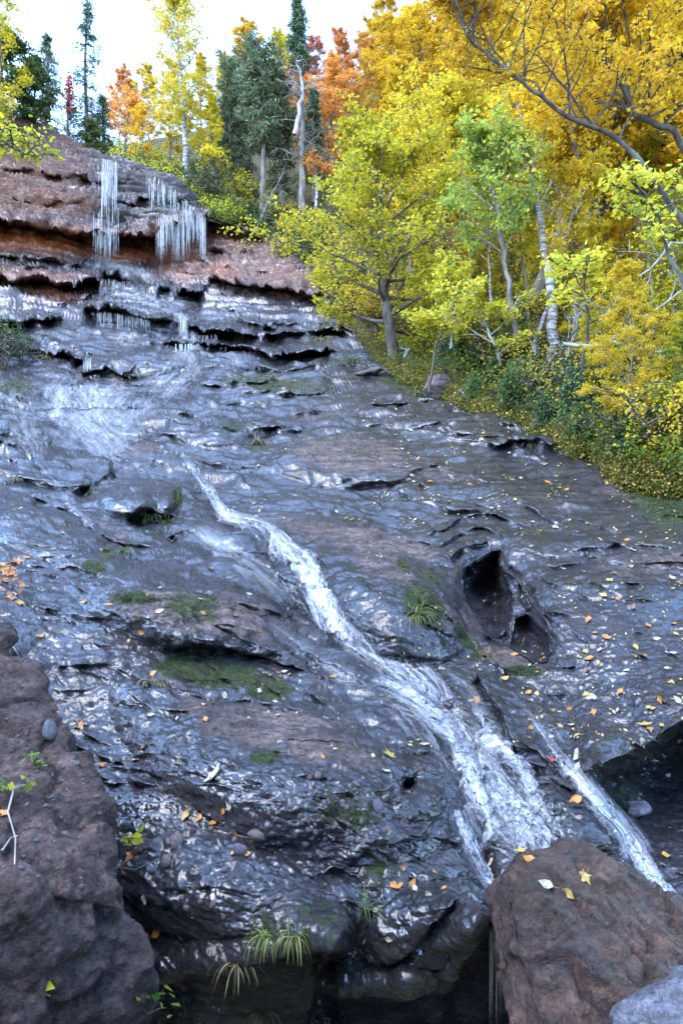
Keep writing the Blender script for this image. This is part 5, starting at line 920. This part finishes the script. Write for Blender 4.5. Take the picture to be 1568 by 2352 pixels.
# ------------------------------------------------------------------ grass tufts, sprigs
def grass(u, v, n, L_, col, label, hang=.3, spread=.5, wd=.004):
    r = np.random.default_rng(int(u*7+v)); p, nn = lie(u, v); p = np.array(p); mb = MB()
    for i in range(n):
        az = r.uniform(0, 6.28); d = np.array([math.cos(az)*spread, math.sin(az)*spread-.35, r.uniform(.5, 1)]); ll = L_*r.uniform(.5, 1.15); pts = [r.normal(size=3)*np.array([.12, .08, .03])*L_]; d = unit(d)
        for k in range(6): d = unit(d+np.array([0, -.05, -hang*(.4+k*.16)])); pts.append(pts[-1]+d*ll/6)
        pts = np.array(pts); sd = unit(np.cross(d, r.normal(size=3))); w_ = np.array([1, 1, .9, .8, .6, .35, .05])*wd*r.uniform(.7, 1.3); a = pts-sd*w_[:, None]; b_ = pts+sd*w_[:, None]; V = np.concatenate([a, b_]); k = np.arange(6); mb.add(V, np.stack([k, k+1, k+8, k+7], -1))
    o = mb.obj('grass_tuft', [M[col]]); o.location = p; return tag(o, label, 'grass tuft')
for a in [(545, 2205, 50, .15, 'drygrass', 'arching tuft of half dry grass at the lip of the dark hollow', .55, .9, .0026), (625, 2150, 110, .11, 'grass', 'thick green grass hanging over the dark hollow', .8, .7, .0024), (680, 2145, 70, .11, 'grass', 'green grass hanging right beside the thick tuft', .8, .7, .0024), (835, 2080, 26, .13, 'grass', 'small green tuft by the leaves above the hollow', .3, .9, .0024), (392, 1205, 40, .20, 'grass', 'bright grass tuft in the hollow under the block', .4, .6, .005), (345, 1185, 50, .18, 'shrub', 'dark hanging grass left in the hollow under the block', .8, .6, .005),
          (370, 1572, 50, .10, 'drygrass', 'bleached dry grass hanging under the mossy dome', .9, .5, .0028), (340, 1570, 22, .08, 'drygrass', 'short dry grass left of the bleached tuft', .9, .5, .0028), (950, 1425, 60, .22, 'grass', 'grass tuft on the mossy side of the central dome', .5, .6, .004), (1100, 1510, 40, .22, 'drygrass', 'dry grass under the pothole on the mossy rib', .8, .5, .004), (98, 828, 70, .5, 'drygrass', 'pale dry grass tuft beside the left bush', .6, .7, .012), (805, 838, 60, .5, 'drygrass', 'yellowish grass tuft at the upper end of the bank', .5, .7, .012), (740, 785, 60, .6, 'drygrass', 'dry grass fringe at the right of the upper step', .6, .9, .012), (955, 912, 40, .35, 'grass', 'green grass at the slab edge below the crooked tree', .5, .6, .01),
          (590, 1020, 50, .22, 'drygrass', 'brown grass tuft in the middle of the slab', .6, .6, .007), (1222, 1030, 30, .22, 'drygrass', 'grass wisps in the crack near the right bank', .7, .6, .006), (40, 1110, 26, .2, 'drygrass', 'grass wisps at the left edge', .5, .5, .006), (625, 880, 40, .3, 'grass', 'green tuft on the mossy step', .5, .6, .008), (1265, 1139, 20, .14, 'grass', 'tiny tuft on the open slab', .4, .9, .004), (210, 1130, 30, .2, 'grass', 'grass under the left block', .7, .5, .005), (285, 1275, 26, .14, 'grass', 'little grass beside the left hollow', .6, .6, .004), (20, 678, 60, .5, 'grass', 'grass in the dark crevice at the far left', .7, .6, .012), (600, 2320, 40, .12, 'drygrass', 'dry litter grass in the dark hollow floor', .6, .9, .003)]: grass(*a)
def sprig(u, v, n, L_, ls, col, label):
    r = np.random.default_rng(int(u+v)); p, nn = lie(u, v); t = empty('sprig', p, label, 'plant'); st, lv = MB(), MB()
    for i in range(max(2, n//4)):
        c = curve((0, 0, 0), (r.normal()*.6, r.normal()*.4-.3, .9), L_*r.uniform(.6, 1), r, 6, .3, 0); st.tube(c, np.linspace(.0022, .0012, 6), 4); k = 4
        cc = np.array([sample(c, x) for x in r.uniform(.55, 1, k)])+r.normal(size=(k, 3))*ls*.4; leaf_quads(lv, cc, ls, r, .2, 1.2, .30)
    st.obj('stem', [M['bark']], t); lv.obj('leaves', [M[col]], t, smooth=False)
for a in [(92, 1765, 14, .06, .035, 'green', 'small green sprig on the left boulder'), (310, 1950, 14, .13, .045, 'lime', 'leafy sprig with pale leaves beside the left boulder'), (35, 1835, 16, .10, .035, 'green', 'green seedling at the left edge of the boulder'), (112, 2270, 10, .06, .04, 'lime_bright', 'yellow green seedling at the bottom of the left boulder'), (340, 2330, 18, .10, .04, 'green', 'pale leaved plant at the bottom of the dark hollow'), (460, 2250, 10, .05, .03, 'seagreen', 'tiny bluish leaves in the dark hollow'), (30, 1350, 16, .22, .05, 'orange', 'withered orange sprig in the left drift'), (1235, 1245, 10, .12, .03, 'lime', 'small weed in a crack above the pothole')]: sprig(*a)
for k, (pts, lab) in enumerate([([(35, 1820), (22, 1870), (40, 1930), (38, 1990)], 'thin pale twig lying on the left boulder'), ([(8, 1960), (30, 1930), (45, 1925)], 'short twig beside the pale twig'), ([(280, 2000), (330, 2010), (380, 1990)], 'dark arching stem beside the left boulder')]):
    w_ = np.array([np.array(lie(u, v)[0])+np.array([0, -.01, .012]) for u, v in pts]); mb = MB(); mb.tube(w_-w_[0], np.linspace(.004, .002, len(pts)), 5); o = mb.obj('twig', [M['deadwood' if k < 2 else 'darkbark']]); o.location = w_[0]; tag(o, lab, 'twig')
# ------------------------------------------------------------------ running water
def smooth_path(pts, n):
    pts = np.array(pts, float); t = np.linspace(0, len(pts)-1, n); o = []
    for x_ in t:
        i = min(int(x_), len(pts)-2); a = x_-i; p0, p1, p2, p3 = pts[max(i-1, 0)], pts[i], pts[i+1], pts[min(i+2, len(pts)-1)]
        o.append(.5*((2*p1)+(-p0+p2)*a+(2*p0-5*p1+4*p2-p3)*a*a+(-p0+3*p1-3*p2+p3)*a**3))
    return np.array(o)
def stream(name, pts, m, off=.02, rip=.012, k=.0, seed=0, horiz=False, step=3.2, fade=.06, relax=60):
    """pts: (u, v, width, strength) down the flow"""
    L_ = np.hypot(*np.diff(np.array(pts)[:, :2], axis=0).T).sum(); n = max(12, int(L_/step)); c = smooth_path(pts, n); t = np.gradient(c[:, :2], axis=0); t /= np.linalg.norm(t, axis=1, keepdims=True); nr = np.stack([-t[:, 1], t[:, 0]], -1)
    if horiz: nr = np.stack([-np.ones(n), np.zeros(n)], -1)
    na = max(9, int(c[:, 2].max()/3)); s_ = np.linspace(-1, 1, na); edge = 1+.22*fbm(np.stack([np.arange(n)[:, None]*.05+0*s_, s_[None]*.6+0*c[:, :1], np.zeros((n, na))+seed], -1), 3, seed)
    q = c[:, None, :2]+nr[:, None]*(s_[None, :, None]*c[:, None, 2:3]*.5*edge[..., None]); p, nn = surf(q[..., 0], q[..., 1])
    for _ in range(relax):                                  # water bridges the small hollows
        p2 = p.copy(); p2[1:-1] = (p[:-2]+2*p[1:-1]+p[2:])/4; p2[:, 1:-1] = (p2[:, :-2]+2*p2[:, 1:-1]+p2[:, 2:])/4; p = p2
    ctr = p[:, na//2]; ds = np.concatenate([[0], np.cumsum(np.linalg.norm(np.diff(ctr, axis=0), axis=1))]); wm = np.linalg.norm(p[:, -1]-p[:, 0], axis=1); uvs = np.stack([ds[:, None]+0*s_, s_[None]*wm[:, None]*.5+seed*3], -1)
    rp = fbm(np.stack([uvs[..., 0]*3.0, uvs[..., 1]*13, np.zeros_like(uvs[..., 0])+seed], -1), 4, seed+3); e = (1-np.abs(s_)**2.2)[None]; dm = p[..., 1:2]
    p = p+nn*(off*dm/4*(.3+.7*e[..., None])+rip*(rp*e)[..., None]*np.minimum(1.5, dm/4))
    tt_ = np.linspace(0, 1, n); ef = np.clip(tt_/fade, 0, 1)*np.clip((1-tt_)/fade, 0, 1); st = np.clip(e**1.3*ef[:, None]*c[:, 3:4], 0, 1.2)
    mk = np.stack([st, st, st, np.ones_like(st)], -1); i = np.arange(n*na).reshape(n, na); F_ = np.stack([i[:-1, :-1], i[:-1, 1:], i[1:, 1:], i[1:, :-1]], -1).reshape(-1, 4)
    o = link(bpy.data.objects.new(name, raw_mesh(name, p.reshape(-1, 3), F_, uv=uvs.reshape(-1, 2), attrs={'mask': mk.reshape(-1, 4)}, mats=[m]))); return tag(o, kind='structure')
W_ = 'water'
stream(W_, [(300, 1010, 90, .3), (370, 1045, 80, .4), (415, 1075, 70, .4), (450, 1110, 60, .5), (480, 1145, 56, .62), (505, 1180, 44, .75), (530, 1205, 56, .75), (590, 1225, 76, .6), (640, 1262, 96, .6), (690, 1300, 92, .7), (715, 1345, 88, .8), (745, 1395, 88, .85), (775, 1435, 96, .85), (812, 1475, 120, .8), (870, 1530, 160, .7), (930, 1590, 200, .62), (990, 1650, 220, .6), (1040, 1710, 210, .62), (1090, 1780, 220, .66), (1135, 1845, 230, .74), (1185, 1905, 236, .74), (1250, 1965, 230, .66), (1330, 2040, 220, .5)], M['foam'], .03, .004, seed=1)
stream(W_, [(700, 1285, 70, .4), (735, 1350, 56, .8), (770, 1410, 60, .95), (800, 1450, 76, .9), (830, 1475, 80, .5)], M['foam'], .06, .003, seed=2)
stream(W_, [(840, 1590, 50, .3), (905, 1625, 70, .65), (975, 1665, 80, .75), (1035, 1720, 80, .7), (1070, 1790, 76, .85), (1080, 1830, 76, .8), (1120, 1900, 80, .55), (1140, 1960, 70, .4)], M['foam'], .065, .003, seed=3)
stream(W_, [(1080, 1700, 70, .4), (1140, 1720, 70, .7), (1190, 1775, 66, .7), (1215, 1820, 60, .65), (1260, 1870, 70, .5), (1300, 1930, 80, .4)], M['foam'], .06, .003, seed=4)
stream(W_, [(1090, 1790, 70, .3), (1150, 1850, 110, .6), (1200, 1910, 130, .65), (1240, 1960, 130, .6), (1290, 2020, 100, .5)], M['foam'], .08, .003, seed=5)
stream(W_, [(900, 1480, 40, .2), (980, 1540, 60, .4), (1060, 1610, 70, .5), (1120, 1680, 70, .5), (1160, 1750, 50, .4)], M['veil'], .03, .02, seed=6)
stream(W_, [(1170, 1590, 30, .3), (1230, 1670, 50, .5), (1275, 1740, 60, .7), (1310, 1775, 60, .8), (1340, 1815, 62, .9), (1380, 1860, 76, .8), (1430, 1905, 100, .7), (1470, 1965, 90, .7), (1500, 2020, 80, .8), (1545, 2080, 76, .8), (1600, 2140, 76, .7)], M['foam'], .03, .02, seed=7)
stream(W_, [(1050, 1860, 70, .6), (1075, 1930, 90, .65), (1100, 2000, 90, .6), (1125, 2050, 70, .8), (1136, 2090, 36, .9)], M['foam'], .03, .02, seed=8)
for (pts, sd_) in [([(330, 870, 60, .5), (260, 930, 130, .6), (180, 990, 120, .6), (120, 1040, 60, .4)], 11), ([(360, 880, 40, .4), (330, 950, 140, .6), (280, 1010, 150, .55), (240, 1050, 90, .35)], 12), ([(160, 880, 60, .6), (140, 940, 70, .9), (125, 1000, 50, .9)], 13), ([(200, 862, 200, .5), (190, 900, 300, .8), (200, 950, 320, .8), (240, 1000, 260, .7), (300, 1050, 200, .6), (380, 1090, 120, .6)], 21), ([(60, 880, 100, .4), (50, 950, 140, .6), (80, 1040, 120, .5), (120, 1100, 90, .4)], 22), ([(420, 720, 60, .6), (425, 770, 70, .8), (430, 850, 120, .7), (380, 900, 160, .6), (340, 960, 160, .5)], 23), ([(430, 815, 200, .7), (410, 840, 200, .6), (390, 862, 120, .3)], 14), ([(200, 745, 160, .5), (300, 755, 200, .5), (420, 785, 200, .5)], 15), ([(240, 690, 60, .5), (350, 710, 160, .6), (470, 740, 90, .5)], 16),
                   ([(400, 1210, 60, .4), (470, 1240, 100, .6), (560, 1300, 130, .55), (650, 1380, 100, .5), (700, 1440, 60, .3)], 17), ([(130, 1110, 40, .4), (180, 1180, 26, .6), (240, 1260, 20, .5)], 18), ([(560, 1390, 30, .3), (660, 1480, 60, .5), (760, 1560, 70, .5), (860, 1620, 60, .4)], 19), ([(1090, 1950, 50, .3), (980, 2010, 90, .4), (930, 2090, 60, .3)], 20)]:
    stream(W_, pts, M['veil'], .02, .012, seed=sd_, fade=.25)
# the upper fall: clinging runs over the lip
def strands(name, specs, seed, m):
    """free-falling threads: narrow arched ribbons of water from (u, v0) to v1 at the distance of the lip"""
    r = np.random.default_rng(seed); V, Fq, UVv, MK = [], [], [], []; base = 0
    for (u, v0, v1, wpx, st) in specs:
        p0, _ = surf(u, v0+1); du = r.normal()*.6; n = max(6, int((v1-v0)/3)); v = np.linspace(v0, v1, n); pa, _ = surf(u+0*v, v); dist = np.minimum(p0[1]-.12, np.minimum.accumulate(pa[:, 1])-.10) if v1-v0 < 60 else np.full(n, min(p0[1]-.10, pa[:, 1].min()-.06))
        dist = np.full(n, dist.min()) if v1-v0 < 60 else dist
        wv = wpx*(.5+.5*np.linspace(0, 1, n))*(1+.3*fbm(np.stack([v*.1, 0*v, 0*v+seed+u], -1), 3, seed)); cu = u+du*np.linspace(0, 1, n)**2*2
        for a, (off, dy) in enumerate(((-1, 0), (0, -.03), (1, 0))):
            q = P(cu+off*wv*.5, v, dist+dy); V.append(q)
        z = V[-1][:, 2]; k = np.arange(n-1); Fq += [np.stack([base+k, base+k+n, base+k+n+1, base+k+1], -1), np.stack([base+k+n, base+k+2*n, base+k+2*n+1, base+k+n+1], -1)]; base += 3*n
        for off in (-.5, 0, .5): UVv.append(np.stack([z[0]-z, np.zeros(n)+u*.07+off*wpx*.016], -1)); e_ = (.30 if off else 1)*st*np.clip((1-np.linspace(0, 1, n))*2.2, .12, 1); MK.append(np.stack([e_, e_, e_, np.ones(n)], -1))
    o = link(bpy.data.objects.new(name, raw_mesh(name, np.concatenate(V), np.concatenate(Fq), uv=np.concatenate(UVv), attrs={'mask': np.concatenate(MK)}, mats=[m]))); return tag(o, kind='structure')
r = np.random.default_rng(500); sp_ = []
lipu, lipv = [236, 270, 300, 345, 372, 400, 430, 462, 476], [364, 371, 380, 394, 412, 432, 458, 490, 500]
for k in range(75):
    u = r.normal(243, 6) if k % 3 else r.normal(264, 5); v0 = np.interp(u, lipu, lipv)+r.uniform(2, 60)*(k % 2); sp_.append((u, v0, v0+r.uniform(40, 150), r.uniform(.8, 2.6), r.uniform(.35, 1.0)))
for k in range(130):
    u = 330+140*r.uniform()**.7; v0 = np.interp(u, lipu, lipv)+r.uniform(0, 26); sp_.append((u, v0, v0+r.uniform(24, 80), r.uniform(.8, 2.8), r.uniform(.3, .95)))
for k in range(46):                                       # water breaking over the lip itself
    u = r.uniform(238, 474); v0 = np.interp(u, lipu, lipv)+r.uniform(0, 6); sp_.append((u, v0, v0+r.uniform(6, 22), r.uniform(2, 5), r.uniform(.3, .8)))
for u in r.normal(244, 12, 70): sp_.append((u, 545+r.uniform(-70, 10), 604+r.uniform(-25, 6), r.uniform(.8, 2.4), r.uniform(.35, .95)))
for c0, n_, v0, v1, s_ in ((370, 16, 500, 600, 5), (388, 10, 500, 580, 6), (406, 16, 495, 612, 5), (430, 10, 495, 590, 6), (450, 6, 492, 545, 5), (466, 14, 495, 600, 3)):
    for u in r.normal(c0, s_*1.5, n_*3): sp_.append((u, v0+r.uniform(-6, 20), v1+22-r.uniform(0, 60), r.uniform(.7, 1.9), r.uniform(.4, 1.0)))
strands('waterfall', sp_, 1, M['strand']); sp_ = []
for i in range(80): u = r.uniform(238, 345); sp_.append((u, 638+(u-238)*.14+r.uniform(0, 6), 638+(u-238)*.14+r.uniform(18, 48), r.uniform(.8, 1.8), r.uniform(.3, .8)))
for i in range(26): u = r.uniform(335, 400); sp_.append((u, 668+(u-335)*.3, 668+(u-335)*.3+r.uniform(8, 26), r.uniform(1.2, 2.5), r.uniform(.3, .8)))
for i in range(90): u = r.uniform(222, 345); sp_.append((u, 716+max(0, u-250)*.2+r.uniform(0, 5), 716+max(0, u-250)*.2+r.uniform(14, 46), r.uniform(.8, 1.8), r.uniform(.3, .9)))
for i in range(34): u = r.normal(420, 6); sp_.append((u, 712+r.uniform(0, 40), 772+r.uniform(-6, 10), r.uniform(1, 2.4), r.uniform(.5, 1.)))
for i in range(24): u = r.uniform(440, 500); sp_.append((u, 768+r.uniform(0, 4), 780+r.uniform(0, 12), r.uniform(1, 2.5), r.uniform(.3, .8)))
for i in range(36): u = r.uniform(345, 520); sp_.append((u, 797, 797+r.uniform(6, 16), r.uniform(1, 2.5), r.uniform(.3, .8)))
for i in range(26): u = r.normal(430, 10); sp_.append((u, 790, 815+r.uniform(-3, 4), r.uniform(2, 4), r.uniform(.5, 1.1)))
for i in range(12): u = r.normal(202, 5); sp_.append((u, 826+r.uniform(-4, 6), 856, r.uniform(2, 4), r.uniform(.5, 1)))
strands('cascade', sp_, 2, M['strand']); sp_ = []
for i in range(26): u = r.normal(1138, 14)+0; v0 = 2070+r.uniform(0, 60); sp_.append((u, v0, v0+r.uniform(60, 330), r.uniform(3, 10), r.uniform(.25, .7)))
strands('waterfall', sp_, 3, M['strand'])
for i in range(20): pass
# spray at the foot of the upper fall
mm = bpy.data.materials.new('spray'); mm.use_nodes = True; nn_ = mm.node_tree.nodes; nn_.remove(nn_['Principled BSDF']); b = NB(mm.node_tree); pv = b.n("ShaderNodeVolumePrincipled"); pv.inputs['Color'].default_value = (.92, .95, 1, 1)
tc = b.n("ShaderNodeTexCoord").outputs['Object']; g_ = b.n("ShaderNodeVectorMath", operation='LENGTH'); b.set(g_.inputs[0], tc); b.set(pv.inputs['Density'], b.m('MULTIPLY', b.rng(g_.outputs['Value'], .1, 1.0, .8, 0), b.rng(b.noise(tc, 2.2, 3, .6), .35, .65))); mm.node_tree.links.new(pv.outputs[0], nn_['Material Output'].inputs['Volume'])
for (u, v, d, sx, sz, rot) in [(255, 618, 22.3, .8, .35, 15), (320, 636, 22.0, .9, .3, 16)]:
    bm = bmesh.new(); bmesh.ops.create_icosphere(bm, subdivisions=3, radius=1); me = bpy.data.meshes.new('spray'); bm.to_mesh(me); bm.free(); me.materials.append(mm); o = link(bpy.data.objects.new('spray', me)); o.location = P(u, v, d); o.scale = (sx, .8, sz); o.rotation_euler = (0, math.radians(rot), 0); tag(o, 'white spray drifting at the foot of the upper fall', 'spray', kind='stuff')
